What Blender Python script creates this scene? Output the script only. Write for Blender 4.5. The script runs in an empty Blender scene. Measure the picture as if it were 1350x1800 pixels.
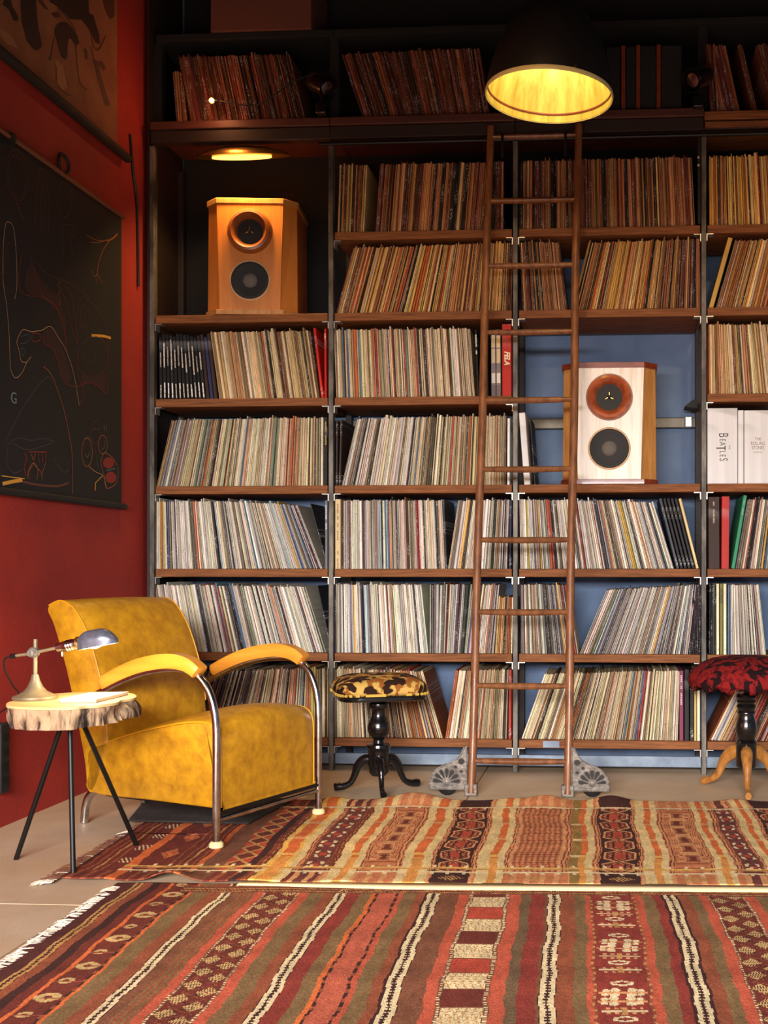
import bpy, math, random
import numpy as np
from math import sin, cos, pi, radians, sqrt, atan2
from mathutils import Vector, Matrix

C = bpy.context.scene
COL = C.collection
random.seed(11)

# ------------------------------------------------------------------ camera
cam_data = bpy.data.cameras.new('camera')
cam_data.sensor_fit = 'VERTICAL'
cam_data.sensor_height = 36.0
cam_data.sensor_width = 27.0
cam_data.lens = 40.0
cam_data.shift_x = -0.15667
cam_data.shift_y = 0.0561
cam_data.clip_start = 0.05
cam = bpy.data.objects.new('camera', cam_data)
COL.objects.link(cam)
cam.location = (0, 0, 0.914)
cam.rotation_euler = (radians(90), 0, math.atan(129 / 2000))
C.camera = cam

# ------------------------------------------------------------------ world, big lights, exposure
C.view_settings.view_transform = 'Standard'
C.view_settings.look = 'None'
C.view_settings.gamma = 1.0
C.view_settings.use_curve_mapping = False
C.view_settings.exposure = -0.08
w = bpy.data.worlds.new('world')
C.world = w
w.use_nodes = True
w.node_tree.nodes['Background'].inputs[0].default_value = (1.0, 0.78, 0.62, 1)
w.node_tree.nodes['Background'].inputs[1].default_value = 0.008

def light(name, kind, loc, target, energy, color, **kw):
    d = bpy.data.lights.new(name, kind)
    d.energy = energy
    d.color = color
    for k, v in kw.items():
        setattr(d, k, v)
    o = bpy.data.objects.new(name, d)
    COL.objects.link(o)
    o.location = loc
    o.rotation_euler = (Vector(target) - Vector(loc)).to_track_quat('-Z', 'Y').to_euler()
    return o

# daylight from the street window behind the photographer (an added unseen slab cuts off its upper part)
light('window_daylight', 'AREA', (-0.6, -2.9, 1.86), (-0.5, 5.0, 0.6), 1120, (1.0, 0.955, 0.915), shape='RECTANGLE', size=3.2, size_y=1.05)
# added warm fill spots out of view, to brighten the upper record rows
light('warm_fill_spot', 'SPOT', (0.9, 1.6, 3.3), (0.7, 5.1, 1.95), 130, (1.0, 0.60, 0.28), spot_size=radians(32), spot_blend=0.9, shadow_soft_size=0.05)
light('warm_fill_spot', 'SPOT', (-0.6, 1.6, 3.3), (-0.65, 5.1, 1.9), 80, (1.0, 0.58, 0.26), spot_size=radians(32), spot_blend=0.9, shadow_soft_size=0.05)

# ------------------------------------------------------------------ helpers
def lin(c):
    out = []
    for v in c[:3]:
        v = v / 255.0
        out.append(v / 12.92 if v <= 0.04045 else ((v + 0.055) / 1.055) ** 2.4)
    return tuple(out)

def rgba(c):
    return (*lin(c), 1.0)

class NT:
    def __init__(self, name):
        self.m = bpy.data.materials.new(name)
        self.m.use_nodes = True
        self.t = self.m.node_tree
        self.b = self.t.nodes['Principled BSDF']
    def n(self, typ, **kw):
        nd = self.t.nodes.new(typ)
        for k, v in kw.items():
            setattr(nd, k, v)
        return nd
    def l(self, a, b):
        self.t.links.new(a, b)

def mat(name, col, col2=None, rough=0.6, metal=0.0, scale=12.0, stretch=(1, 1, 1), bump=0.0, bscale=None, coat=0.0, contrast=(0.35, 0.65), detail=4.0, emit=None, estr=0.0, spec=0.5, sheen=0.0):
    k = NT(name)
    b = k.b
    b.inputs['Roughness'].default_value = rough
    b.inputs['Metallic'].default_value = metal
    b.inputs['Coat Weight'].default_value = coat
    b.inputs['Specular IOR Level'].default_value = spec
    b.inputs['Sheen Weight'].default_value = sheen
    tc = k.n('ShaderNodeTexCoord')
    mp = k.n('ShaderNodeMapping')
    mp.inputs['Scale'].default_value = stretch
    k.l(tc.outputs['Object'], mp.inputs['Vector'])
    if col2 is None:
        b.inputs['Base Color'].default_value = rgba(col)
    else:
        nz = k.n('ShaderNodeTexNoise')
        nz.inputs['Scale'].default_value = scale
        nz.inputs['Detail'].default_value = detail
        nz.inputs['Roughness'].default_value = 0.65
        k.l(mp.outputs[0], nz.inputs['Vector'])
        cr = k.n('ShaderNodeValToRGB')
        cr.color_ramp.elements[0].position = contrast[0]
        cr.color_ramp.elements[1].position = contrast[1]
        cr.color_ramp.elements[0].color = rgba(col2)
        cr.color_ramp.elements[1].color = rgba(col)
        k.l(nz.outputs[0], cr.inputs[0])
        k.l(cr.outputs[0], b.inputs['Base Color'])
    if bump:
        n2 = k.n('ShaderNodeTexNoise')
        n2.inputs['Scale'].default_value = bscale or scale * 3
        n2.inputs['Detail'].default_value = 5
        k.l(mp.outputs[0], n2.inputs['Vector'])
        bp = k.n('ShaderNodeBump')
        bp.inputs['Strength'].default_value = bump
        bp.inputs['Distance'].default_value = 0.01
        k.l(n2.outputs[0], bp.inputs['Height'])
        k.l(bp.outputs[0], b.inputs['Normal'])
    if emit:
        b.inputs['Emission Color'].default_value = rgba(emit)
        b.inputs['Emission Strength'].default_value = estr
    return k.m

class MB:
    """collects faces, links them as one mesh object"""
    def __init__(self):
        self.v = []
        self.f = []
    def add(self, vs, fs):
        o = len(self.v)
        self.v += [tuple(p) for p in vs]
        self.f += [tuple(i + o for i in q) for q in fs]
        return self
    def box(self, lo, hi, M=None):
        x0, y0, z0 = lo
        x1, y1, z1 = hi
        vs = [(x0, y0, z0), (x1, y0, z0), (x1, y1, z0), (x0, y1, z0), (x0, y0, z1), (x1, y0, z1), (x1, y1, z1), (x0, y1, z1)]
        if M is not None:
            vs = [tuple(M @ Vector(p)) for p in vs]
        return self.add(vs, [(0, 3, 2, 1), (4, 5, 6, 7), (0, 1, 5, 4), (1, 2, 6, 5), (2, 3, 7, 6), (3, 0, 4, 7)])
    def prism(self, poly, a, b, plane='xy', M=None):
        """extrude polygon between a and b; plane names the polygon's axes"""
        def P(p, q):
            if plane == 'xy':
                return (p[0], p[1], q)
            if plane == 'xz':
                return (p[0], q, p[1])
            return (q, p[0], p[1])
        n = len(poly)
        vs = [P(p, a) for p in poly] + [P(p, b) for p in poly]
        if M is not None:
            vs = [tuple(M @ Vector(p)) for p in vs]
        fs = [tuple(range(n))[::-1], tuple(range(n, 2 * n))] + [(i, (i + 1) % n, n + (i + 1) % n, n + i) for i in range(n)]
        return self.add(vs, fs)
    def tube(self, pts, r, n=10, cap=True):
        pts = [Vector(p) for p in pts]
        rs = r if isinstance(r, (list, tuple)) else [r] * len(pts)
        vs, fs = [], []
        ref = None
        for i, p in enumerate(pts):
            t = (pts[min(i + 1, len(pts) - 1)] - pts[max(i - 1, 0)]).normalized()
            if ref is None:
                ref = t.orthogonal().normalized()
            ref = (ref - t * ref.dot(t)).normalized()
            q = t.cross(ref)
            for k in range(n):
                a = 2 * pi * k / n
                vs.append(p + (ref * cos(a) + q * sin(a)) * rs[i])
        for i in range(len(pts) - 1):
            for k in range(n):
                fs.append((i * n + k, i * n + (k + 1) % n, (i + 1) * n + (k + 1) % n, (i + 1) * n + k))
        if cap:
            fs.append(tuple(range(n))[::-1])
            fs.append(tuple((len(pts) - 1) * n + k for k in range(n)))
        return self.add(vs, fs)
    def lathe(self, prof, n=32, M=None, closed=False):
        """prof: (radius, z) list around the z axis"""
        vs, fs = [], []
        for r, z in prof:
            for k in range(n):
                a = 2 * pi * k / n
                vs.append((r * cos(a), r * sin(a), z))
        m = len(prof)
        for i in range(m - 1 if not closed else m):
            j = (i + 1) % m
            for k in range(n):
                fs.append((i * n + k, i * n + (k + 1) % n, j * n + (k + 1) % n, j * n + k))
        if not closed:
            fs.append(tuple(range(n))[::-1])
            fs.append(tuple((m - 1) * n + k for k in range(n)))
        if M is not None:
            vs = [tuple(M @ Vector(p)) for p in vs]
        return self.add(vs, fs)
    def flat(self, poly3):
        return self.add(poly3, [tuple(range(len(poly3)))])
    def build(self, name, m, parent=None, angle=35, bevel=0.0, smooth=True):
        me = bpy.data.meshes.new(name)
        me.from_pydata(self.v, [], self.f)
        me.materials.append(m)
        me.update()
        if smooth:
            me.polygons.foreach_set('use_smooth', [True] * len(me.polygons))
            me.set_sharp_from_angle(angle=radians(angle))
        o = bpy.data.objects.new(name, me)
        COL.objects.link(o)
        if parent is not None:
            o.parent = parent
        if bevel:
            bv = o.modifiers.new('bevel', 'BEVEL')
            bv.width = bevel
            bv.segments = 2
            bv.limit_method = 'ANGLE'
        return o

def tag(o, label=None, cat=None, group=None, kind=None):
    if label: o['label'] = label
    if cat: o['category'] = cat
    if group: o['group'] = group
    if kind: o['kind'] = kind
    return o

def empty(name, loc=(0, 0, 0), rz=0.0, label=None, cat=None, group=None):
    o = bpy.data.objects.new(name, None)
    o.empty_display_size = 0.1
    COL.objects.link(o)
    o.location = loc
    o.rotation_euler = (0, 0, rz)
    return tag(o, label, cat, group)

def smooth_path(pts, k=6):
    """Catmull-Rom through the points"""
    P = [Vector(p) for p in pts]
    out = []
    for i in range(len(P) - 1):
        a, b, c, d = P[max(i - 1, 0)], P[i], P[i + 1], P[min(i + 2, len(P) - 1)]
        for j in range(k):
            t = j / k
            out.append(0.5 * ((2 * b) + (c - a) * t + (2 * a - 5 * b + 4 * c - d) * t * t + (3 * b - a - 3 * c + d) * t ** 3))
    out.append(P[-1])
    return out

def smooth_loop(pts, k=4):
    P = [Vector(p) for p in pts]
    n = len(P)
    out = []
    for i in range(n):
        a, b, c, d = P[(i - 1) % n], P[i], P[(i + 1) % n], P[(i + 2) % n]
        for j in range(k):
            t = j / k
            out.append(0.5 * ((2 * b) + (c - a) * t + (2 * a - 5 * b + 4 * c - d) * t * t + (3 * b - a - 3 * c + d) * t ** 3))
    return out

def frame_y(loc, tilt=0.0):
    """matrix that turns the lathe axis (z) towards -y (out of the shelf wall)"""
    return Matrix.Translation(loc) @ Matrix.Rotation(radians(90) + tilt, 4, 'X')

# ------------------------------------------------------------------ materials
M_red = mat('red_wall_paint', (160, 40, 30), (144, 35, 28), rough=0.75, scale=3, bump=0.12, bscale=60)
M_blue = mat('blue_wall_paint', (102, 122, 154), (88, 108, 140), rough=0.8, scale=4, bump=0.1, bscale=50)
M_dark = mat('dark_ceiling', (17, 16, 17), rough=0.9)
M_tile = mat('honed_concrete_tile', (204, 182, 154), (186, 160, 130), rough=0.5, scale=2.2, detail=8, bump=0.05, bscale=80)
M_grout = mat('pale_grout', (205, 195, 180), rough=0.9)
M_shelf = mat('stained_pine', (144, 90, 50), (100, 58, 31), rough=0.7, spec=0.25, scale=5, stretch=(1.2, 10, 22), detail=6, bump=0.12, bscale=10)
M_beam = mat('dark_stained_beam', (44, 27, 22), (32, 21, 18), rough=0.6, scale=5, stretch=(1, 10, 20))
M_lip = mat('dark_red_stain', (86, 42, 30), (62, 30, 24), rough=0.55, scale=5, stretch=(1, 10, 20))
M_post = mat('worn_dark_steel', (124, 118, 108), (60, 54, 50), rough=0.55, metal=0.35, scale=14, stretch=(1, 1, 0.35), contrast=(0.4, 0.7))
M_steel = mat('zinc_steel', (186, 183, 176), rough=0.35, metal=0.7)
M_pale = mat('pale_blue_steel', (132, 146, 162), (106, 120, 138), rough=0.55, metal=0.2, scale=10)
M_rail = mat('galvanised_rail', (116, 110, 98), (92, 86, 76), rough=0.5, metal=0.5, scale=10)
M_ladder = mat('varnished_ladder_wood', (138, 86, 48), (94, 54, 30), rough=0.45, scale=6, stretch=(6, 6, 1.5), coat=0.08)
M_iron = mat('grey_cast_iron', (132, 124, 116), (88, 80, 74), rough=0.55, metal=0.45, scale=30, bump=0.3, bscale=80)
M_ironbolt = mat('dark_iron', (34, 31, 30), rough=0.5, metal=0.6)
M_black = mat('black_lacquer', (14, 13, 14), rough=0.22, coat=0.4)
M_blackmat = mat('matt_black', (18, 17, 18), rough=0.7)
M_chrome = mat('worn_chrome', (205, 200, 196), (170, 162, 158), rough=0.2, metal=1.0, scale=30)
M_cream = mat('cream_plastic', (226, 205, 150), rough=0.4)
M_leather = mat('mustard_leather', (200, 146, 26), (138, 88, 16), rough=0.40, scale=20, detail=12, bump=0.05, bscale=120, contrast=(0.24, 0.72))
M_piping = mat('mustard_piping', (200, 140, 22), rough=0.45)
M_armwood = mat('honey_beech', (226, 150, 52), (212, 134, 42), rough=0.32, scale=4, stretch=(1, 8, 8), coat=0.3)
M_ash = mat('pale_ash_veneer', (236, 228, 216), (204, 182, 156), rough=0.4, scale=3.0, stretch=(9, 2, 0.7), detail=6, contrast=(0.3, 0.55))
M_oak = mat('oak_veneer', (196, 142, 78), (172, 116, 58), rough=0.45, scale=6, stretch=(8, 8, 1))
M_ash_warm = mat('warm_tinted_ash_veneer', (206, 128, 54), (190, 112, 44), rough=0.42, scale=3, stretch=(9, 2, 0.7))  # ash veneer with the orange lamplight put into its colour
M_mahog = mat('mahogany', (140, 62, 36), (104, 42, 26), rough=0.35, scale=6, stretch=(2, 8, 12), coat=0.2)
M_horn = mat('turned_mahogany', (178, 90, 48), (134, 60, 32), rough=0.3, scale=30, stretch=(1, 1, 1), coat=0.6)
M_cone = mat('black_paper_cone', (26, 24, 24), rough=0.7)
M_cap = mat('grey_dust_cap', (96, 90, 84), rough=0.8)
M_brass = mat('brass', (220, 180, 100), rough=0.3, metal=1.0)
M_rod = mat('black_steel_rod', (16, 16, 17), rough=0.45, metal=0.3)
M_bark = mat('rough_bark', (176, 144, 112), (44, 29, 24), rough=0.9, scale=7, stretch=(3.2, 3.2, 0.7), bump=0.9, bscale=10, contrast=(0.42, 0.58))
M_slab = mat('pale_sawn_wood', (220, 190, 132), (206, 172, 112), rough=0.5, scale=5)
M_paper = mat('white_paper', (236, 232, 226), rough=0.7)
M_pages = mat('page_edges', (205, 188, 176), (176, 150, 140), rough=0.8, scale=10, stretch=(1, 1, 80))
M_lampgrey = mat('blue_grey_enamel', (120, 124, 140), (96, 98, 112), rough=0.3, metal=0.5, scale=40)
M_lampiron = mat('cream_painted_iron', (142, 126, 98), (116, 102, 80), rough=0.45, metal=0.35, scale=20)
M_shade = mat('dark_enamel', (28, 23, 21), (22, 19, 18), rough=0.5, scale=8)
M_enamel = mat('inner_enamel', (226, 204, 116), (176, 154, 70), rough=0.32, metal=0.55, scale=5, stretch=(5, 5, 0.35))
M_rim = mat('pale_lamp_rim', (222, 204, 140), rough=0.4)
M_chart = mat('black_chart_cloth', (20, 19, 22), (15, 15, 18), rough=0.8, scale=5)
M_scroll = mat('aged_paper', (150, 96, 62), (128, 76, 50), rough=0.85, scale=5)
M_goldwood = mat('golden_oak', (176, 120, 56), (136, 84, 36), rough=0.4, scale=8, stretch=(5, 5, 1.2), coat=0.2)
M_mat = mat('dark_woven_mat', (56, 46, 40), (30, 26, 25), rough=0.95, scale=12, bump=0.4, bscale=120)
M_fringe = mat('cream_wool', (226, 216, 200), (190, 172, 150), rough=0.95, scale=30)
M_fringe2 = mat('brown_wool', (120, 74, 48), (78, 40, 28), rough=0.95, scale=30)
M_linen = mat('cream_binding', (226, 205, 160), rough=0.9, bump=0.2, bscale=200)
M_cable = mat('black_cable', (14, 13, 13), rough=0.5)
M_box = mat('dusty_brown_card', (96, 52, 42), rough=0.9)

def attr_mat(name, rough=0.8, noise=(40, 0.25), bump=0.0, stretch=(1, 1, 1)):
    k = NT(name)
    a = k.n('ShaderNodeAttribute', attribute_name='col')
    tc = k.n('ShaderNodeTexCoord')
    mp = k.n('ShaderNodeMapping')
    mp.inputs['Scale'].default_value = stretch
    k.l(tc.outputs['Object'], mp.inputs['Vector'])
    nz = k.n('ShaderNodeTexNoise')
    nz.inputs['Scale'].default_value = noise[0]
    nz.inputs['Detail'].default_value = 5
    k.l(mp.outputs[0], nz.inputs['Vector'])
    mr = k.n('ShaderNodeMapRange')
    mr.inputs['From Min'].default_value = 0.25
    mr.inputs['From Max'].default_value = 0.75
    mr.inputs['To Min'].default_value = 1 - noise[1]
    mr.inputs['To Max'].default_value = 1 + noise[1]
    k.l(nz.outputs[0], mr.inputs['Value'])
    mx = k.n('ShaderNodeVectorMath', operation='SCALE')
    k.l(a.outputs['Color'], mx.inputs[0])
    k.l(mr.outputs[0], mx.inputs['Scale'])
    k.l(mx.outputs[0], k.b.inputs['Base Color'])
    k.b.inputs['Roughness'].default_value = rough
    k.b.inputs['Specular IOR Level'].default_value = 0.2
    if bump:
        bp = k.n('ShaderNodeBump')
        bp.inputs['Strength'].default_value = bump
        bp.inputs['Distance'].default_value = 0.004
        n2 = k.n('ShaderNodeTexNoise')
        n2.inputs['Scale'].default_value = 260
        n2.inputs['Detail'].default_value = 2
        k.l(mp.outputs[0], n2.inputs['Vector'])
        k.l(n2.outputs[0], bp.inputs['Height'])
        k.l(bp.outputs[0], k.b.inputs['Normal'])
    return k.m

def sleeve_mat():
    """printed card: spine colour from the record, specks of lettering, edge wear, streaks of the sleeves' folded edges"""
    k = NT('printed_sleeve')
    a = k.n('ShaderNodeAttribute', attribute_name='col')
    q = k.n('ShaderNodeAttribute', attribute_name='loc')
    sep = k.n('ShaderNodeSeparateXYZ')
    k.l(q.outputs['Vector'], sep.inputs[0])
    def vec(sx, sy, sz):
        m = k.n('ShaderNodeVectorMath', operation='MULTIPLY')
        k.l(q.outputs['Vector'], m.inputs[0])
        m.inputs[1].default_value = (sx, sy, sz)
        return m.outputs[0]
    def noise(v, detail=2.0, sc=1.0):
        n = k.n('ShaderNodeTexNoise')
        n.inputs['Scale'].default_value = sc
        n.inputs['Detail'].default_value = detail
        k.l(v, n.inputs['Vector'])
        return n.outputs[0]
    def rng(x, a0, a1, b0, b1):
        m = k.n('ShaderNodeMapRange')
        m.inputs['From Min'].default_value = a0
        m.inputs['From Max'].default_value = a1
        m.inputs['To Min'].default_value = b0
        m.inputs['To Max'].default_value = b1
        k.l(x, m.inputs['Value'])
        return m.outputs[0]
    def mul(x, y):
        m = k.n('ShaderNodeMath', operation='MULTIPLY')
        k.l(x, m.inputs[0])
        if isinstance(y, float): m.inputs[1].default_value = y
        else: k.l(y, m.inputs[1])
        return m.outputs[0]
    text = rng(noise(vec(260, 91, 210), 1.0), 0.53, 0.62, 0, 1)
    where = rng(noise(vec(0, 53, 9), 1.0), 0.52, 0.58, 0, 1)
    ink = mul(mul(text, where), 0.42)
    bw = k.n('ShaderNodeRGBToBW')
    k.l(a.outputs['Color'], bw.inputs[0])
    dk = rng(bw.outputs[0], 0.16, 0.2, 0.75, 0.03)
    inkc = k.n('ShaderNodeCombineColor')
    for i in range(3): k.l(dk, inkc.inputs[i])
    mx = k.n('ShaderNodeMix', data_type='RGBA')
    k.l(ink, mx.inputs['Factor'])
    k.l(a.outputs['Color'], mx.inputs['A'])
    k.l(inkc.outputs[0], mx.inputs['B'])
    streak = rng(noise(vec(420, 17, 2.5), 3.0), 0.3, 0.7, 0.62, 1.32)
    wear = rng(noise(vec(60, 7, 14), 4.0), 0.3, 0.7, 0.85, 1.12)
    sc = k.n('ShaderNodeVectorMath', operation='SCALE')
    k.l(mx.outputs['Result'], sc.inputs[0])
    k.l(mul(streak, wear), sc.inputs['Scale'])
    k.l(sc.outputs[0], k.b.inputs['Base Color'])
    k.b.inputs['Roughness'].default_value = 0.6
    k.b.inputs['Specular IOR Level'].default_value = 0.25
    return k.m

M_sleeve = sleeve_mat()
M_kilim = attr_mat('woven_kilim_wool', 0.95, (55, 0.22), bump=0.5, stretch=(1, 0.35, 1))
def plain(name, c, rough=0.7):
    return mat(name, c, rough=rough)
INKS = {n: plain('ink_' + n, c) for n, c in dict(brown=(96, 52, 40), red=(130, 38, 32), orange=(176, 96, 48), cream=(190, 150, 104), yellow=(220, 160, 60), grey=(74, 70, 78), teal=(70, 98, 104), darkred=(46, 22, 24), dark=(50, 30, 26), mid=(84, 48, 36), light=(160, 108, 70)).items()}

# ------------------------------------------------------------------ the room
tag(MB().box((-2.35, -3.6, -0.14), (3.6, 5.62, -0.0125)).build('floor', M_grout), kind='structure')
floor = bpy.data.objects['floor']
n = 0
for j, (ya, yb) in enumerate(((-3.6, -1.0), (-1.0, 1.005), (1.005, 3.01), (3.01, 5.6))):
    xs = [-2.35, -1.449, 0.25, 1.95, 3.6] if j % 2 == 0 else [-2.35, -0.6, 1.1, 2.8, 3.6]
    for xa, xb in zip(xs[:-1], xs[1:]):
        MB().box((xa + 0.002, ya + 0.002, -0.0125), (xb - 0.002, yb - 0.002, 0.0)).build('tile', M_tile, floor, bevel=0.0015)
tag(MB().box((-2.35, -3.6, 0.0), (-2.18, 5.62, 4.3)).build('wall_left', M_red), kind='structure')
tag(MB().box((-2.18, 5.52, 0.0), (3.6, 5.62, 4.3)).build('wall_back', M_blue), kind='structure')
tag(MB().box((3.6, -3.6, 0.0), (3.75, 5.62, 4.3)).build('wall_right', M_blue), kind='structure')
tag(MB().box((-2.35, -3.6, 4.3), (3.75, 5.62, 4.4)).build('ceiling', M_dark), kind='structure')
# added unseen slab behind the camera, keeps daylight off the upper shelves
tag(MB().box((-2.18, -0.6, 1.74), (3.6, -0.35, 4.3)).build('light_blocker_slab', M_dark), kind='structure')

# ------------------------------------------------------------------ shelving
PX = [-2.135, -1.301, -0.460, 0.382, 1.224]        # post centres
BAYS = {'A': (-2.122, -1.314), 'B': (-1.288, -0.473), 'C': (-0.447, 0.369), 'D': (0.395, 1.211)}
TOP = {0: 0.148, 1: 0.534, 2: 0.917, 3: 1.296, 4: 1.696, 5: 2.080, 6: 2.447, 7: 2.960}
TH = 0.037
Y0, Y1 = 5.10, 5.46
shelving = empty('shelving_unit', (0, 5.1, 0), 0, 'tall shelving wall of steel posts and brown boards filled with records', 'shelving')
def sh(mb, name, m, bevel=0.0):
    o = mb.build(name, m, shelving, bevel=bevel)
    o.matrix_parent_inverse = Matrix.Translation((0, -5.1, 0))
    return o
for x in PX:
    sh(MB().box((x - 0.011, Y0 - 0.004, 0), (x + 0.011, Y0 + 0.035, 2.86)), 'post', M_post, 0.002)
    sh(MB().box((x - 0.014, Y1 - 0.02, 0), (x + 0.014, Y1 + 0.02, 2.86)), 'rear_post', M_beam, 0.002)
levels = {'A': [0, 1, 2, 3, 4, 5], 'B': [0, 1, 2, 3, 4, 5, 6], 'C': [0, 1, 2, 3, 5, 6], 'D': [0, 1, 2, 3, 4, 5, 6]}
for b, (xa, xb) in BAYS.items():
    for s in levels[b]:
        z = TOP[s]
        sh(MB().box((xa + 0.003, Y0, z - TH), (xb - 0.003, Y1, z)), 'shelf', M_shelf, 0.003)
        for sx, xe in ((1, xa - 0.001), (-1, xb + 0.001)):       # steel angle under each end
            m = MB()
            zz = z - TH - 0.0005
            m.prism([(xe, zz), (xe + sx * 0.031, zz), (xe + sx * 0.031, zz - 0.0032), (xe + sx * 0.0038, zz - 0.0032), (xe + sx * 0.0038, zz - 0.032), (xe, zz - 0.032)][::sx], Y0 + 0.002, Y0 + 0.05, 'xz')
            sh(m, 'bracket', M_steel)
# upper beam, its lip boards and the top boards
for b, (xa, xb) in BAYS.items():
    lip = 0.0 if b != 'D' else -0.018
    sh(MB().box((xa - 0.012, Y0 - 0.03, 2.922 + lip), (xb + 0.0125, Y1, 2.960 + lip)), 'shelf', M_shelf if b == 'D' else M_lip, 0.004)
    sh(MB().box((xa - 0.012, Y0 - 0.02, 2.865), (xb + 0.0125, Y0 + 0.03, 2.921 + lip)), 'beam', M_beam, 0.003)
    sh(MB().box((xa - 0.012, Y0 + 0.04, 3.360), (xb + 0.0125, Y1, 3.390)), 'shelf', M_dark, 0.003)
sh(MB().box((BAYS['D'][0] - 0.01, Y0 - 0.036, 2.868), (BAYS['D'][1], Y0 - 0.0205, 2.894)), 'lip_board', M_shelf, 0.003)
for x in PX:
    sh(MB().box((x - 0.02, Y0 + 0.06, 2.961), (x + 0.02, Y0 + 0.11, 3.36)), 'upper_post', M_dark)
sh(MB().box((-2.158, 5.10, 0.0), (-2.148, 5.50, 4.25)), 'side_panel', M_beam)
sh(MB().tube([(-1.34, 5.03, 2.822), (1.25, 5.03, 2.822)], 0.008), 'ladder_rail', M_ironbolt)
sh(MB().box((-2.12, 5.478, 1.592), (1.25, 5.515, 1.642)), 'rear_rail', M_rail, 0.004)
sh(MB().box((-2.12, 5.137, 0.024), (1.25, 5.155, 0.074)), 'floor_rail', M_pale, 0.003)
sh(MB().box((0.318, 5.44, 1.59), (0.353, 5.4775, 1.642)), 'rail_clamp', M_steel, 0.004)
sh(MB().prism([(0.368, 1.66), (0.31, 1.60 + 0.07), (0.345, 1.70), (0.368, 1.70)], 5.3, 5.43, 'xz'), 'cable_bracket', M_blackmat)
sh(MB().box((-0.335, Y0 - 0.0006, 0.1145), (-0.262, Y0 + 0.001, 0.143)), 'worn_label', M_pale)
for z in (2.72, 2.755):
    sh(MB().lathe([(0.0065, 0), (0.0065, 0.006), (0.003, 0.009)], 12, frame_y((0.360, 5.12, z))), 'bolt', M_steel)
for _n, (xa, xb) in BAYS.items():                                  # added dark sheets standing in for the shade behind the upper rows
    sh(MB().box((xa - 0.012, 5.486, 2.10 if _n == 'A' else 2.47), (xb + 0.012, 5.515, 4.25)), 'shade_sheet', M_dark)
sh(MB().box((0.3575, 5.121, 2.46), (0.3805, 5.3, 2.85)), 'bolt_plate', M_blackmat)
# measured data (metres): shelf rows, chart drawing, kilim stripes
SEGMENTS = '''
A4 -1.829 -1.359 -0.142 -0.142 tan
A3 -2.122 -2.011 0.231 0.207 grey
A3 -2.011 -1.343 0.207 0.000 cream
A2 -2.132 -1.738 0.000 -0.158 white
A2 -1.738 -1.348 -0.158 -0.383 white
A1 -2.095 -1.327 -0.142 -0.309 white
A0 -2.100 -1.738 0.354 0.247 dark
A0 -1.738 -1.406 0.247 0.017 mixed
A0 -1.406 -1.322 0.000 0.000 yellow
B6 -1.280 -1.156 0.034 0.050 amber
B6 -1.103 -0.605 0.075 0.084 brown
B6 -0.600 -0.514 0.017 0.008 brown
B5 -1.285 -0.998 0.255 0.255 amber
B5 -0.998 -0.478 0.255 0.025 amber
B4 -1.282 -0.644 -0.034 -0.075 cream
B3 -1.258 -0.946 0.223 0.109 white
B3 -0.946 -0.506 0.109 0.008 cream
B2 -1.258 -0.771 0.000 -0.050 white
B2 -0.769 -0.644 0.150 0.109 white
B2 -0.644 -0.499 0.092 0.034 white
B1 -1.295 -0.860 0.000 -0.101 white
B1 -0.852 -0.628 0.000 0.134 white
B1 -0.628 -0.561 0.117 0.084 white
B1 -0.556 -0.475 0.067 0.017 amber
B0 -1.293 -1.051 0.000 -0.101 cream
B0 -1.051 -0.787 -0.101 -0.301 red
B0 -0.782 -0.639 0.150 0.117 cream
B0 -0.639 -0.501 0.109 0.025 cream
C6 -0.439 0.346 0.008 -0.050 brown
C5 -0.429 -0.225 -0.050 -0.117 brown
C5 -0.210 0.163 0.247 0.117 amber
C5 0.163 0.369 0.117 -0.008 brown
C2 -0.439 -0.220 -0.017 -0.117 white
C2 -0.220 0.255 -0.117 -0.301 white
C1 -0.439 -0.177 -0.008 -0.158 grey
C1 -0.172 0.163 0.398 0.255 grey
C1 0.163 0.315 0.255 0.109 white
C1 0.318 0.371 0.034 0.008 black
C0 -0.434 -0.195 0.339 0.278 cream
C0 -0.195 0.270 0.278 0.025 cream
D6 0.409 0.844 -0.008 -0.101 gold
D5 0.434 0.844 0.278 0.183 amber
D4 0.407 0.844 -0.008 -0.183 tan
D2 0.525 0.844 0.167 0.042 white
D1 0.407 0.437 0.008 0.008 black
D1 0.490 0.661 0.000 -0.109 white
D0 0.407 0.844 0.454 0.398 red
E7 -2.025 -1.976 -0.075 -0.067 brown
E7 -1.960 -1.420 -0.183 -0.239 rust
E7 -1.156 -0.576 -0.324 -0.150 rust
E7 0.412 0.452 -0.067 -0.067 rust
E7 0.457 0.548 -0.215 -0.215 rust
E7 0.598 0.623 -0.223 -0.223 rust
E7 0.689 0.844 -0.247 -0.247 rust
'''
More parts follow.
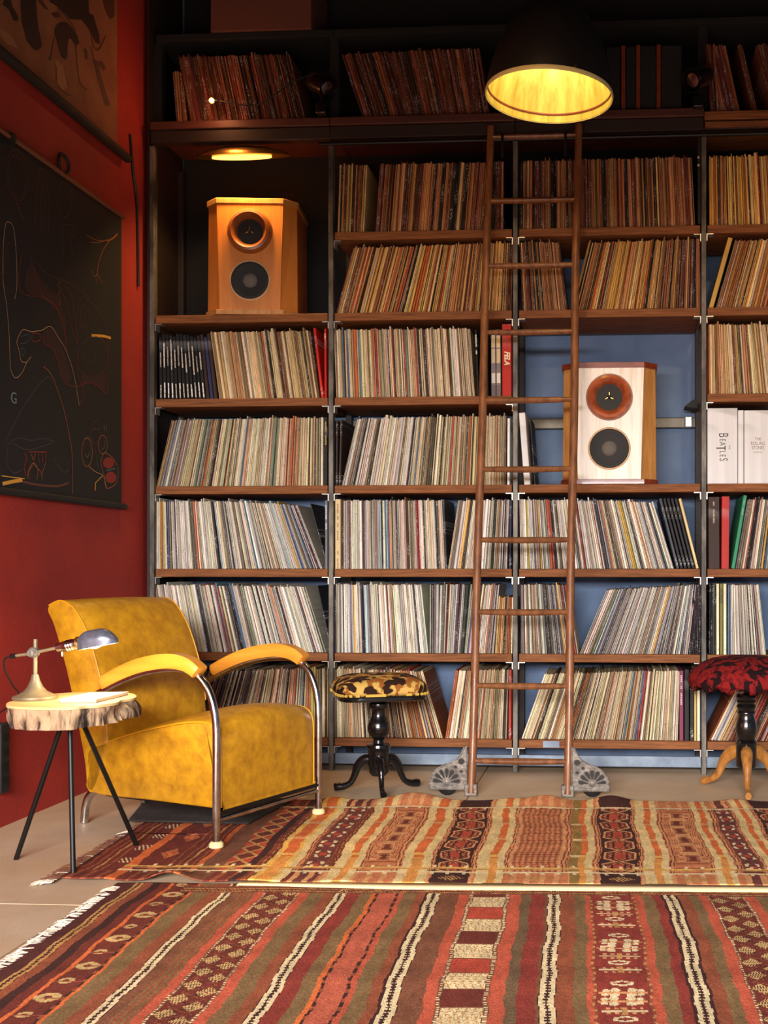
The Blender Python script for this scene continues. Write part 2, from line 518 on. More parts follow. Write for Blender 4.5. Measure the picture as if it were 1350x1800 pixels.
CHART_LINES = [
 ('brown',0.0018,[(4.057,2.366),(4.057,2.337),(4.050,2.308),(4.035,2.283),(4.015,2.263),(3.992,2.251),(3.968,2.248),(3.946,2.253),(3.927,2.267),(3.913,2.288),(3.906,2.313),(3.906,2.341),(3.913,2.369),(3.926,2.394),(3.945,2.414),(3.968,2.427),(3.992,2.431),(4.015,2.426),(4.035,2.413),(4.050,2.392),(4.057,2.366)]),
 ('brown',0.0013,[(4.042,2.356),(4.042,2.327),(4.032,2.299),(4.015,2.276),(3.992,2.263),(3.968,2.261),(3.946,2.270),(3.929,2.289),(3.920,2.314),(3.920,2.343),(3.929,2.371),(3.946,2.393),(3.968,2.407),(3.992,2.410),(4.015,2.401),(4.032,2.382),(4.042,2.356)]),
 ('brown',0.0044,[(3.973,2.241),(3.995,2.224),(4.026,2.193)]),
 ('brown',0.0013,[(4.105,2.184),(4.121,2.280),(4.129,2.366),(4.138,2.406),(4.162,2.427),(4.187,2.423),(4.196,2.380),(4.216,2.311),(4.204,2.184)]),
 ('brown',0.0013,[(4.154,2.182),(4.151,2.290),(4.162,2.385),(4.176,2.298),(4.171,2.179)]),
 ('brown',0.0013,[(4.396,2.386),(4.393,2.364),(4.385,2.342),(4.372,2.323),(4.356,2.308),(4.338,2.299),(4.320,2.297),(4.304,2.302),(4.292,2.313),(4.284,2.329),(4.281,2.349),(4.284,2.370),(4.292,2.392),(4.304,2.411),(4.320,2.426),(4.338,2.435),(4.356,2.438),(4.372,2.433),(4.385,2.423),(4.393,2.406),(4.396,2.386)]),
 ('brown',0.0013,[(4.325,2.142),(4.316,2.213),(4.334,2.262),(4.379,2.280),(4.416,2.278),(4.407,2.239),(4.385,2.242),(4.398,2.166)]),
 ('orange',0.0066,[(4.809,2.371),(4.777,2.347),(4.740,2.325),(4.713,2.312)]),
 ('orange',0.0033,[(4.740,2.325),(4.681,2.273),(4.640,2.215),(4.620,2.172),(4.614,2.147)]),
 ('orange',0.0016,[(4.723,2.317),(4.640,2.292),(4.580,2.282),(4.521,2.282)]),
 ('orange',0.0016,[(4.723,2.322),(4.620,2.278),(4.550,2.261)]),
 ('orange',0.0016,[(4.614,2.147),(4.590,2.127),(4.570,2.150)]),
 ('orange',0.0016,[(4.614,2.147),(4.610,2.105)]),
 ('orange',0.0016,[(4.614,2.147),(4.665,2.121)]),
 ('cream',0.0022,[(3.965,1.887),(3.980,1.939),(3.976,2.050),(3.957,2.140),(3.928,2.153),(3.901,2.131),(3.887,2.025),(3.890,1.924),(3.913,1.844),(3.928,1.744),(3.935,1.643),(3.954,1.611),(3.980,1.607),(4.018,1.634),(4.050,1.676),(4.081,1.702)]),
 ('brown',0.0022,[(3.928,2.080),(3.913,2.064),(3.895,1.996),(3.884,1.915)]),
 ('red',0.0022,[(4.011,2.059),(3.991,1.950),(4.018,1.924),(4.065,1.923),(4.154,1.941),(4.238,1.931),(4.299,1.906),(4.334,1.862),(4.352,1.770)]),
 ('brown',0.0022,[(4.113,2.063),(4.162,2.043),(4.238,2.037),(4.308,2.045),(4.407,2.045),(4.492,2.035),(4.540,2.019),(4.620,2.001),(4.650,1.976),(4.698,1.958),(4.713,1.914)]),
 ('red',0.0022,[(4.334,2.027),(4.389,2.005),(4.407,1.957),(4.435,1.875),(4.444,1.823),(4.407,1.851),(4.370,1.922),(4.325,1.990)]),
 ('red',0.0044,[(4.299,2.036),(4.285,2.015),(4.308,2.003),(4.285,1.980),(4.308,1.964),(4.290,1.939)]),
 ('red',0.0016,[(4.073,2.077),(4.113,2.022),(4.162,1.951),(4.264,1.933),(4.316,1.867),(4.352,1.805)]),
 ('cream',0.0026,[(4.050,1.676),(4.011,1.673),(3.995,1.710),(3.980,1.739),(4.011,1.781),(4.034,1.792),(4.081,1.794),(4.121,1.805),(4.162,1.817),(4.204,1.839),(4.238,1.842),(4.281,1.817),(4.316,1.798),(4.352,1.770),(4.407,1.701),(4.444,1.610),(4.457,1.576)]),
 ('red',0.0024,[(4.162,1.796),(4.179,1.770),(4.247,1.758),(4.285,1.706),(4.308,1.666),(4.352,1.644),(4.426,1.647),(4.473,1.659),(4.540,1.680),(4.620,1.682),(4.692,1.661),(4.711,1.697),(4.713,1.914)]),
 ('red',0.0024,[(4.457,1.576),(4.497,1.627),(4.444,1.707),(4.444,1.805)]),
 ('brown',0.0022,[(4.600,1.813),(4.604,1.806),(4.602,1.796),(4.594,1.785),(4.579,1.775),(4.559,1.768),(4.536,1.765),(4.514,1.768),(4.496,1.777),(4.485,1.791),(4.485,1.810),(4.496,1.832),(4.519,1.853),(4.552,1.871),(4.592,1.882),(4.634,1.885),(4.672,1.878),(4.702,1.860),(4.716,1.833),(4.712,1.800),(4.689,1.765),(4.649,1.734)]),
 ('brown',0.0016,[(4.540,1.969),(4.536,1.944),(4.526,1.921),(4.510,1.904),(4.492,1.895),(4.473,1.896),(4.458,1.907),(4.448,1.925),(4.444,1.948),(4.448,1.972),(4.458,1.995),(4.473,2.012),(4.492,2.021),(4.510,2.021),(4.526,2.011),(4.536,1.993),(4.540,1.969)]),
 ('brown',0.0016,[(4.515,1.955),(4.513,1.939),(4.508,1.924),(4.501,1.914),(4.492,1.909),(4.483,1.910),(4.475,1.917),(4.471,1.929),(4.469,1.944),(4.471,1.960),(4.475,1.974),(4.483,1.985),(4.492,1.990),(4.501,1.989),(4.508,1.982),(4.513,1.970),(4.515,1.955)]),
 ('yellow',0.0110,[(4.564,1.879),(4.620,1.890),(4.681,1.900),(4.744,1.905)]),
 ('teal',0.0022,[(4.011,1.761),(4.057,1.779),(4.073,1.766),(4.034,1.742),(4.003,1.736)]),
 ('teal',0.0022,[(4.011,1.717),(4.031,1.721),(4.026,1.696),(4.015,1.698),(4.011,1.717)]),
 ('red',0.0033,[(4.089,1.790),(4.146,1.797),(4.143,1.776),(4.089,1.761),(4.089,1.790)]),
 ('orange',0.0026,[(4.171,1.681),(4.229,1.662),(4.285,1.602),(4.334,1.532),(4.374,1.441),(4.398,1.365),(4.401,1.215)]),
 ('grey',0.0026,[(3.913,1.379),(3.973,1.450),(4.018,1.500),(4.097,1.573),(4.154,1.620),(4.204,1.647),(4.238,1.638)]),
 ('grey',0.0016,[(3.913,1.356),(3.988,1.390),(4.081,1.392),(4.162,1.408),(4.247,1.405),(4.162,1.379),(4.050,1.354),(3.957,1.367)]),
 ('grey',0.0016,[(3.920,1.349),(3.913,1.293),(3.957,1.261),(4.018,1.278)]),
 ('grey',0.0016,[(4.247,1.341),(4.316,1.296),(4.370,1.309),(4.361,1.343)]),
 ('red',0.0044,[(4.034,1.341),(4.046,1.322),(4.031,1.288),(4.042,1.256)]),
 ('red',0.0044,[(4.065,1.348),(4.196,1.360)]),
 ('red',0.0044,[(4.133,1.351),(4.139,1.314)]),
 ('red',0.0044,[(4.162,1.354),(4.166,1.316)]),
 ('red',0.0044,[(4.192,1.357),(4.187,1.318)]),
 ('orange',0.0022,[(4.081,1.341),(4.097,1.310),(4.062,1.274),(4.065,1.246)]),
 ('orange',0.0022,[(4.113,1.345),(4.097,1.310),(4.154,1.278),(4.162,1.249)]),
 ('orange',0.0022,[(4.050,1.249),(4.065,1.283),(4.097,1.310),(4.129,1.288),(4.121,1.250)]),
 ('orange',0.0022,[(4.187,1.318),(4.154,1.265)]),
 ('yellow',0.0033,[(3.877,1.244),(3.957,1.245),(4.034,1.246)]),
 ('yellow',0.0132,[(3.884,1.216),(3.928,1.225),(3.973,1.233),(4.018,1.240)]),
 ('brown',0.0088,[(4.018,1.234),(4.146,1.231),(4.281,1.237),(4.370,1.257)]),
 ('brown',0.0022,[(4.646,1.519),(4.643,1.512),(4.635,1.505),(4.624,1.499),(4.610,1.496),(4.596,1.496),(4.584,1.499),(4.576,1.504),(4.574,1.510),(4.576,1.518),(4.584,1.524),(4.596,1.530),(4.610,1.533),(4.624,1.534),(4.635,1.531),(4.643,1.526),(4.646,1.519)]),
 ('brown',0.0022,[(4.644,1.475),(4.640,1.463),(4.630,1.452),(4.614,1.444),(4.596,1.439),(4.577,1.440),(4.562,1.444),(4.552,1.453),(4.548,1.463),(4.552,1.475),(4.562,1.486),(4.577,1.494),(4.596,1.498),(4.614,1.498),(4.630,1.494),(4.640,1.485),(4.644,1.475)]),
 ('orange',0.0026,[(4.572,1.398),(4.568,1.376),(4.558,1.356),(4.542,1.342),(4.525,1.336),(4.507,1.338),(4.492,1.349),(4.482,1.367),(4.478,1.389),(4.482,1.411),(4.492,1.431),(4.507,1.445),(4.525,1.451),(4.542,1.449),(4.558,1.438),(4.568,1.420),(4.572,1.398)]),
 ('orange',0.0026,[(4.708,1.444),(4.705,1.429),(4.696,1.415),(4.683,1.405),(4.667,1.401),(4.651,1.402),(4.638,1.409),(4.629,1.421),(4.626,1.435),(4.629,1.451),(4.638,1.464),(4.651,1.474),(4.667,1.479),(4.683,1.478),(4.696,1.471),(4.705,1.459),(4.708,1.444)]),
 ('brown',0.0022,[(4.556,1.408),(4.553,1.397),(4.547,1.387),(4.536,1.380),(4.525,1.377),(4.513,1.378),(4.503,1.383),(4.496,1.391),(4.494,1.401),(4.496,1.412),(4.503,1.421),(4.513,1.428),(4.525,1.432),(4.536,1.431),(4.547,1.426),(4.553,1.418),(4.556,1.408)]),
 ('teal',0.0033,[(4.511,1.385),(4.530,1.373),(4.544,1.397)]),
 ('teal',0.0033,[(4.656,1.418),(4.681,1.430),(4.685,1.459)]),
 ('orange',0.0026,[(4.681,1.411),(4.766,1.392),(4.814,1.348),(4.798,1.289),(4.702,1.259),(4.681,1.309),(4.650,1.362),(4.671,1.401)]),
 ('cream',0.0022,[(4.540,1.338),(4.600,1.320),(4.671,1.308),(4.702,1.259)]),
 ('teal',0.0055,[(4.702,1.334),(4.744,1.342),(4.787,1.351)]),
 ('yellow',0.0066,[(4.600,1.274),(4.596,1.242)]),
 ('yellow',0.0033,[(4.600,1.274),(4.661,1.307)]),
 ('grey',0.0016,[(4.492,1.446),(4.540,1.461),(4.580,1.447),(4.620,1.359),(4.640,1.324)]),
]
CHART_FILLS = [
 ('red',[(4.779,1.374),(4.771,1.361),(4.751,1.350),(4.723,1.344),(4.696,1.345),(4.676,1.352),(4.669,1.364),(4.676,1.376),(4.696,1.387),(4.723,1.393),(4.751,1.393),(4.771,1.385)]),
 ('red',[(4.800,1.313),(4.793,1.299),(4.772,1.289),(4.744,1.283),(4.717,1.285),(4.697,1.292),(4.690,1.304),(4.697,1.316),(4.717,1.327),(4.744,1.333),(4.772,1.332),(4.793,1.324)]),
 ('darkred',[(4.034,1.952),(4.065,1.928),(4.154,1.942),(4.247,1.933),(4.308,1.891),(4.343,1.829),(4.352,1.892),(4.299,1.967),(4.179,1.997),(4.113,2.038),(4.081,2.046),(4.042,2.003)]),
 ('darkred',[(4.162,1.796),(4.179,1.770),(4.247,1.758),(4.285,1.706),(4.308,1.666),(4.352,1.644),(4.398,1.673),(4.352,1.744),(4.299,1.803),(4.238,1.839),(4.196,1.833)]),
 ('darkred',[(4.473,1.659),(4.540,1.680),(4.620,1.682),(4.692,1.666),(4.706,1.743),(4.620,1.729),(4.540,1.706),(4.473,1.721)]),
]
SCROLL_SHAPES = [
 ('dark',[(4.009,3.046),(4.005,2.961),(4.013,2.908),(4.048,2.857),(4.087,2.846),(4.123,2.852),(4.155,2.882),(4.158,2.899),(4.135,2.938),(4.123,2.982),(4.115,3.039),(4.103,3.094)]),
 ('dark',[(4.260,2.972),(4.255,2.991),(4.277,3.027),(4.312,3.052),(4.356,3.071),(4.401,3.069),(4.438,3.060),(4.458,3.038),(4.429,3.009),(4.392,3.021),(4.369,3.014),(4.360,2.980),(4.356,2.930),(4.338,2.915),(4.307,2.915),(4.286,2.946)]),
 ('dark',[(3.905,2.954),(3.884,2.908),(3.927,2.910),(3.957,2.885),(3.987,2.900),(3.990,2.917),(3.949,2.933),(3.934,2.965)]),
 ('dark',[(4.192,3.111),(4.217,3.082),(4.277,3.095),(4.383,3.097),(4.475,3.139),(4.523,3.135),(4.601,3.104),(4.641,3.116),(4.636,3.148),(4.581,3.209),(4.542,3.199),(4.533,3.284)]),
 ('mid',[(4.591,3.031),(4.611,2.972),(4.651,2.925),(4.692,2.882),(4.739,2.898),(4.692,2.942),(4.651,2.989),(4.621,3.036)]),
 ('mid',[(4.621,3.036),(4.662,3.054),(4.698,3.042),(4.672,3.019),(4.631,3.022)]),
 ('mid',[(4.494,3.033),(4.523,3.041),(4.533,3.005),(4.509,2.994)]),
 ('mid',[(4.127,3.061),(4.167,3.061),(4.209,3.048),(4.176,3.036),(4.135,3.041)]),
 ('mid',[(4.226,3.044),(4.286,3.078),(4.312,3.073),(4.260,3.042)]),
 ('mid',[(4.662,3.312),(4.777,3.379),(4.777,3.299),(4.734,3.264),(4.692,3.281)]),
 ('light',[(3.869,2.820),(3.942,2.823),(3.987,2.800),(3.913,2.782),(3.869,2.789)]),
 ('light',[(4.260,2.891),(4.286,2.886),(4.347,2.879),(4.356,2.814),(4.312,2.782),(4.268,2.794)]),
]
SCROLL_LINES = [
 [(4.251,2.959),(4.234,2.905),(4.221,2.864),(4.201,2.865)],
 [(4.429,3.011),(4.438,2.954),(4.452,2.898),(4.471,2.875),(4.523,2.875)],
 [(4.562,3.068),(4.581,3.027),(4.621,2.972)],
 [(4.552,3.145),(4.581,3.081),(4.631,3.091),(4.692,3.174)],
 [(4.277,3.090),(4.347,3.090),(4.429,3.073)],
 [(4.268,2.861),(4.277,2.797),(4.338,2.785),(4.383,2.795)],
 [(4.329,2.880),(4.365,2.826)],
]
NEAR_STRIPES = [(-0.026,0.030,'maroon2'),(0.030,0.056,'chain_tan'),(0.056,0.082,'rust'),(0.082,0.107,'dark'),(0.107,0.133,'maroon'),(0.133,0.144,'orange'),(0.144,0.206,'rosette'),(0.206,0.214,'dash'),(0.214,0.223,'orange'),(0.223,0.269,'green'),(0.269,0.304,'rust'),(0.304,0.334,'chain'),(0.334,0.360,'brown'),(0.360,0.402,'greenrust'),(0.402,0.425,'coral'),(0.425,0.433,'dots'),(0.433,0.519,'zigzag'),(0.519,0.527,'dots'),(0.527,0.554,'coral'),(0.554,0.595,'green'),(0.595,0.626,'rust'),(0.626,0.659,'chain'),(0.659,0.696,'crimson'),(0.696,0.729,'green'),(0.729,0.741,'orange'),(0.741,0.748,'dash'),(0.748,0.798,'coral2'),(0.798,0.806,'dash'),(0.806,0.819,'coral'),(0.819,0.855,'green'),(0.855,0.879,'rust'),(0.879,0.884,'dark'),(0.884,0.921,'chain'),(0.921,0.975,'brown'),(0.975,1.002,'coral'),(1.002,1.013,'dots'),(1.013,1.103,'blocks'),(1.103,1.115,'dots'),(1.115,1.148,'coral'),(1.148,1.174,'green2'),(1.174,1.213,'crimson'),(1.213,1.221,'brown'),(1.221,1.257,'chain'),(1.257,1.295,'rust'),(1.295,1.324,'green'),(1.324,1.337,'coral'),(1.337,1.343,'dashy'),(1.343,1.457,'flowers'),(1.457,1.463,'dashy'),(1.463,1.484,'coral'),(1.484,1.517,'green'),(1.517,1.541,'crimson'),(1.541,1.547,'dark'),(1.547,1.583,'chain'),(1.583,1.588,'dark'),(1.588,1.618,'rust'),(1.618,1.645,'green'),(1.645,1.671,'coral'),(1.671,1.678,'dots'),(1.678,1.768,'zigzag'),(1.768,1.776,'dots'),(1.776,1.805,'coral'),(1.805,1.837,'green'),(1.837,1.876,'rust'),(1.876,1.909,'chain'),(1.909,1.948,'brown'),(1.948,2.014,'coral2'),(2.014,2.066,'green'),]
FAR_STRIPES = [(-0.050,-0.011,'maroon'),(-0.011,0.020,'red'),(0.020,0.036,'dark'),(0.036,0.120,'maroonlines'),(0.120,0.161,'whitemotif'),(0.161,0.193,'orange'),(0.193,0.225,'maroon'),(0.225,0.283,'triangles'),(0.283,0.374,'maroonlines'),(0.374,0.392,'orange'),(0.392,0.459,'brown'),(0.459,0.531,'hourglass'),(0.531,0.556,'dark'),(0.556,0.586,'maroonlines'),(0.586,0.604,'yellow'),(0.604,0.644,'orange'),(0.644,0.657,'yellow'),(0.657,0.681,'cream'),(0.681,0.697,'peachline'),(0.697,0.772,'crosses'),(0.772,0.796,'maroonlines'),(0.796,0.829,'cream'),(0.829,0.854,'orange'),(0.854,0.876,'cream'),(0.876,0.893,'peachline'),(0.893,0.980,'panel'),(0.980,1.005,'peachline'),(1.005,1.033,'cream'),(1.033,1.067,'orange'),(1.067,1.095,'cream'),(1.095,1.109,'peachline'),(1.109,1.223,'medallion'),(1.223,1.241,'peachline'),(1.241,1.278,'cream'),(1.278,1.303,'orange'),(1.303,1.325,'cream'),(1.325,1.340,'peachline'),(1.340,1.502,'lattice'),(1.502,1.525,'peachline'),(1.525,1.555,'olive'),(1.555,1.575,'orange'),(1.575,1.598,'cream'),(1.598,1.619,'peachline'),(1.619,1.737,'medallion'),(1.737,1.752,'peachline'),(1.752,1.785,'cream'),(1.785,1.807,'orange'),(1.807,1.829,'cream'),(1.829,1.849,'peachline'),(1.849,1.951,'panel'),(1.951,1.964,'peachline'),(1.964,1.984,'cream'),(1.984,2.006,'orange'),(2.006,2.022,'cream'),(2.022,2.044,'peachline'),(2.044,2.106,'crosses'),(2.106,2.117,'peachline'),(2.117,2.142,'cream'),(2.142,2.161,'orange'),(2.161,2.182,'cream'),(2.182,2.197,'peachline'),(2.197,2.310,'medallion'),(2.310,2.325,'peachline'),(2.325,2.362,'cream'),(2.362,2.389,'orange'),(2.389,2.416,'cream'),(2.416,2.544,'panel'),]
# ------------------------------------------------------------------ records
PAL = {
 'white': [((226,216,202),10),((234,228,218),7),((206,196,180),9),((190,180,166),6),((216,198,170),7),((166,156,146),5),((110,100,94),5),((70,62,60),4),((206,190,194),3),((150,62,52),1.2),((96,118,146),1.5),((206,172,84),1.2),((48,42,42),4),((166,186,190),2),((190,120,80),1.5),((140,120,96),3)],
 'cream': [((224,207,172),9),((206,186,150),9),((190,170,136),7),((168,148,118),5),((230,220,196),6),((130,106,80),4),((72,56,46),3.5),((176,96,54),2.5),((122,130,112),1),((196,150,110),3),((90,110,130),0.7),((160,60,46),1)],
 'tan': [((222,196,150),9),((208,178,126),8),((188,152,100),6),((160,122,78),5),((226,208,170),5),((120,84,56),4),((70,50,40),3),((184,100,56),2.5),((150,130,90),2)],
 'amber': [((214,170,104),8),((196,146,84),8),((168,112,62),7),((220,190,130),5),((130,78,46),5),((84,48,34),4),((40,30,28),3),((186,84,44),3),((226,214,190),1.2),((150,140,110),1)],
 'gold': [((224,188,110),9),((206,160,84),7),((170,112,62),5),((126,72,44),5),((70,42,34),3),((130,44,36),2),((230,206,140),3)],
 'brown': [((168,112,70),8),((144,90,58),8),((120,72,48),7),((90,52,38),5),((190,140,92),5),((50,36,32),4),((30,26,26),3),((204,164,112),2),((130,48,38),1.2)],
 'rust': [((130,70,46),8),((110,58,42),8),((90,48,36),6),((70,40,34),5),((150,92,60),3),((40,30,28),4)],
 'grey': [((196,188,176),7),((170,162,152),7),((140,132,124),6),((110,104,100),6),((216,206,190),5),((84,78,78),4),((60,52,50),3),((150,120,90),3),((206,170,110),1.5),((150,62,60),1),((110,124,146),2)],
 'dark': [((120,98,80),5),((70,54,48),6),((48,38,36),6),((160,138,112),4),((190,166,136),3),((96,60,46),4),((30,26,26),4)],
 'mixed': [((200,176,140),6),((170,146,116),6),((130,106,84),4),((60,48,44),3),((180,110,76),4),((216,196,166),4),((150,70,50),2),((110,112,110),2)],
 'yellow': [((206,180,110),6),((190,166,90),4),((160,136,90),4),((100,80,56),2),((214,196,150),4)],
 'black': [((30,28,30),6),((44,40,42),4),((22,20,22),4),((60,48,44),2),((70,66,66),1.5),((46,48,74),1)],
 'red': [((170,60,44),4),((150,90,50),4),((200,170,120),6),((110,50,40),3),((216,196,160),5),((60,40,36),3),((190,120,60),3),((160,150,160),2)],
}
def pick(p):
    cs, ws = zip(*PAL[p])
    c = random.choices(cs, ws)[0]
    f = random.uniform(0.90, 1.08)
    return tuple(min(245, max(8, v * f + random.uniform(-5, 5))) for v in c)

NAMES = [('white', (232,226,216)), ('cream', (222,205,170)), ('tan', (200,170,120)), ('ochre', (206,150,70)), ('yellow', (210,180,90)), ('orange', (196,110,60)), ('red', (160,58,46)), ('brown', (130,90,60)), ('dark brown', (80,52,42)), ('rust brown', (116,62,44)), ('black', (28,26,28)), ('charcoal', (60,54,54)), ('grey', (132,124,118)), ('pale grey', (190,182,170)), ('pink grey', (206,190,194)), ('blue grey', (98,118,146)), ('pale blue', (166,186,190)), ('olive grey', (128,130,108))]
def cname(c):
    return min(NAMES, key=lambda n: sum((a - b) ** 2 for a, b in zip(n[1], c)))[0]

RECS = []          # every record standing on the shelves
def rec(bay, shelf, x, th, h, lean, c, depth=0.312, y=None, special=None):
    RECS.append(dict(bay=bay, shelf=shelf, x=x, th=th, h=h, lean=lean, c=c, depth=depth, y=5.122 + random.uniform(-0.005, 0.008) if y is None else y, seed=random.random() * 50, special=special))

for line in SEGMENTS.strip().split('\n'):
    r, x0, x1, l0, l1, pal = line.split()
    x0, x1, l0, l1 = map(float, (x0, x1, l0, l1))
    bay, shelf = ('A' if x0 < -1.32 else 'B' if x0 < -0.48 else 'C' if x0 < 0.38 else 'D') if r[0] == 'E' else r[0], int(r[1])
    H = 0.3
    top = (x1 + H * math.tan(l1)) - (x0 + H * math.tan(l0))
    shrink = min(1.0, top / (x1 - x0))
    x = x0
    cluster, left = pick(pal), 0
    while x < x1 - 0.003:
        t = random.choices([random.uniform(0.003, 0.005), random.uniform(0.005, 0.0085), random.uniform(0.009, 0.014)], [0.42, 0.45, 0.13])[0]
        t = min(t, x1 - x)
        f = (x - x0) / (x1 - x0)
        lean = l0 + (l1 - l0) * f + random.uniform(-0.004, 0.004)
        if left <= 0:
            cluster, left = pick(pal), random.choice([1, 1, 1, 1, 1, 2])
        left -= 1
        c = tuple(min(245, max(8, v + random.uniform(-7, 7))) for v in cluster)
        th = t * cos(lean) * shrink * 0.97
        h = random.choices([random.uniform(0.308, 0.315), random.uniform(0.315, 0.327)], [0.88, 0.12])[0]
        if r == 'B1' and x0 < -0.55 and x0 > -0.56 or (pal == 'amber' and r == 'B1'):
            h = 0.255 + random.uniform(-0.004, 0.006)
        if r == 'E7' and x < -1.976: h = 0.24
        if pal == 'black' and r == 'A4': h = random.uniform(0.285, 0.305)
        y = None if r[0] != 'E' else 5.105 + random.uniform(-0.005, 0.008)
        rec(bay, shelf, x, th, h, lean, c, y=y)
        x += t

def ordn(i):
    return f"{i}{'th' if 10 <= i % 100 <= 20 else {1: 'st', 2: 'nd', 3: 'rd'}.get(i % 10, 'th')}"
# box sets and single sleeves that stand out
SPECIALS = []      # (bay, shelf, x, thickness, height, lean, colour, label, part list)
def box_set(*a, **k): SPECIALS.append((a, k))
random.seed(21)
BLK = 15
for i in range(BLK):                              # the run of black albums with pale spine strips
    f = i / (BLK - 1)
    cc = [(24, 22, 24), (30, 27, 28), (22, 20, 22), (38, 34, 34)][i % 4]
    if i == 12: cc = (60, 40, 30)
    if i == 13: cc = (52, 54, 92)
    if i == 14: cc = (66, 44, 32)
    box_set('A', 4, -2.108 + i * 0.0184, 0.0158, 0.285 + 0.022 * random.random(), -0.012 - 0.105 * f, cc, f"{'black' if i < 12 else ['brown', 'dark blue', 'dark brown'][i - 12]} album, {ordn(i + 1)} along the fifth shelf up, first bay from the red wall", strips=i < 12)
box_set('A', 4, -1.352, 0.013, 0.322, -0.117, (190, 34, 24), 'plain red record box leaning at the post end of the shelf under the orange speaker')
box_set('A', 4, -1.3365, 0.011, 0.316, -0.006, (196, 38, 26), 'upright red record box tight against the post, under the orange speaker', text=('MONO', (230, 190, 150), 0.010))
box_set('A', 3, -1.337, 0.015, 0.313, 0.0, (34, 30, 30), 'black upright album with yellowish spine print at the post end above the armchair', text=('COMPLETE SESSIONS', (190, 160, 80), 0.008))
box_set('A', 2, -1.334, 0.012, 0.312, 0.0, (120, 122, 128), 'grey upright album with white spine print beside the first inner post', text=('INSTRUMENTAL WORKS', (225, 225, 228), 0.0075))
box_set('B', 4, -0.636, 0.010, 0.300, -0.034, (20, 19, 20), 'black album with white spine letters, left of the ladder rail', text=('ANTHOLOGY VOL', (228, 222, 200), 0.0085))
box_set('B', 4, -0.592, 0.010, 0.290, -0.025, (20, 19, 20), 'black album with white spine letters, just past the ladder rail', text=('ANTHOLOGY', (228, 222, 200), 0.0085))
box_set('B', 4, -0.571, 0.021, 0.300, -0.006, (150, 140, 142), 'banded grey and white record box, the one nearer the ladder rail', bands=True)
box_set('B', 4, -0.548, 0.021, 0.302, -0.006, (150, 140, 142), 'banded grey and white record box touching the thick red box', bands=True)
box_set('B', 4, -0.522, 0.043, 0.325, -0.002, (196, 44, 28), 'thick red record box with pale hand-drawn lettering beside the middle post', text=('FELA', (232, 214, 176), 0.030))
box_set('B', 3, -1.286, 0.011, 0.295, 0.008, (44, 34, 32), 'short dark album tight against the post, level with the pale speaker')
box_set('B', 3, -1.272, 0.010, 0.300, 0.03, (60, 44, 38), 'dark brown album, second from the post, level with the pale speaker')
box_set('B', 3, -0.500, 0.013, 0.300, 0.006, (236, 234, 232), 'white slim box at the ladder end, level with the pale speaker')
box_set('B', 2, -1.287, 0.026, 0.317, 0.0, (226, 200, 152), 'wide buff record box with small brown spine print, first in its bay', text=('SOUNDS OF THE CENTURY   THE COLLECTION', (120, 92, 60), 0.0085))
box_set('B', 2, -0.492, 0.012, 0.310, 0.012, (30, 34, 52), 'navy album at the middle post, right of the white ones behind the ladder')
box_set('B', 0, -0.494, 0.014, 0.312, 0.006, (164, 54, 40), 'red album against the middle post on the lowest shelf')
box_set('C', 3, -0.422, 0.029, 0.325, -0.075, (240, 238, 236), 'white box leaning on the middle post, in the niche with the pale speaker')
for i in range(5):
    box_set('C', 2, 0.262 + i * 0.0172, 0.0125, 0.322, -0.245, (34, 33, 36) if i else (70, 74, 84), ['charcoal box, first of the five dark ones leaning under the pale speaker', 'black box, second of the five dark ones leaning under the pale speaker', 'black box in the middle of five dark ones leaning under the pale speaker', 'black box, fourth of the five dark ones leaning under the pale speaker', 'black box beside the buff one, last of five leaning under the pale speaker'][i])
box_set('C', 2, 0.349, 0.0125, 0.322, -0.245, (222, 194, 140), 'buff box leaning against the five black boxes under the pale speaker')
box_set('C', 0, 0.275, 0.018, 0.313, 0.0, (130, 60, 86), 'magenta speckled album near the post by the red stool', text=('LIVE IN CONCERT', (210, 170, 190), 0.010))
box_set('C', 0, 0.297, 0.021, 0.318, 0.0, (38, 36, 38), 'black wide box beside the magenta album on the lowest shelf')
box_set('C', 0, 0.3215, 0.016, 0.316, 0.0, (40, 38, 36), 'black narrow box before the yellow chain-patterned album by the red stool')
box_set('C', 0, 0.340, 0.011, 0.314, 0.0, (206, 180, 110), 'yellow album with a dark chain print on its spine by the red stool', text=('OOOOOOOOOOOOOO', (50, 40, 34), 0.0085))
box_set('C', 0, 0.353, 0.014, 0.316, 0.0, (232, 220, 190), 'ivory box tight against the post behind the red stool')
box_set('D', 5, 0.405, 0.021, 0.322, 0.271, (214, 170, 84), 'ochre box leaning away from the post, third shelf from the top')
box_set('D', 2, 0.404, 0.050, 0.320, -0.004, (62, 44, 38), 'very thick dark brown box with faint spine print by the post', text=('THE RECORDINGS', (190, 170, 150), 0.009))
box_set('D', 2, 0.461, 0.034, 0.322, 0.008, (190, 52, 48), 'thick glossy red box beside the dark brown one')
box_set('D', 2, 0.505, 0.016, 0.330, 0.165, (60, 146, 106), 'green box leaning right beside the thick red box', text=('GREEN SERIES', (150, 200, 170), 0.006))
box_set('D', 1, 0.4385, 0.013, 0.316, 0.0, (226, 218, 178), 'ivory album on the black group side of the olive one above the red stool')
box_set('D', 1, 0.455, 0.013, 0.316, 0.0, (130, 126, 70), 'olive chain-patterned album between two ivory ones above the red stool', text=('OOOOOOOOOOO', (60, 56, 34), 0.009))
box_set('D', 1, 0.470, 0.014, 0.316, 0.0, (228, 220, 186), 'ivory album on the far side of the olive one above the red stool')
box_set('D', 3, 0.399, 0.134, 0.337, 0.0, (238, 238, 240), 'wide white record box with big dark sideways lettering beside the post', logo='big')
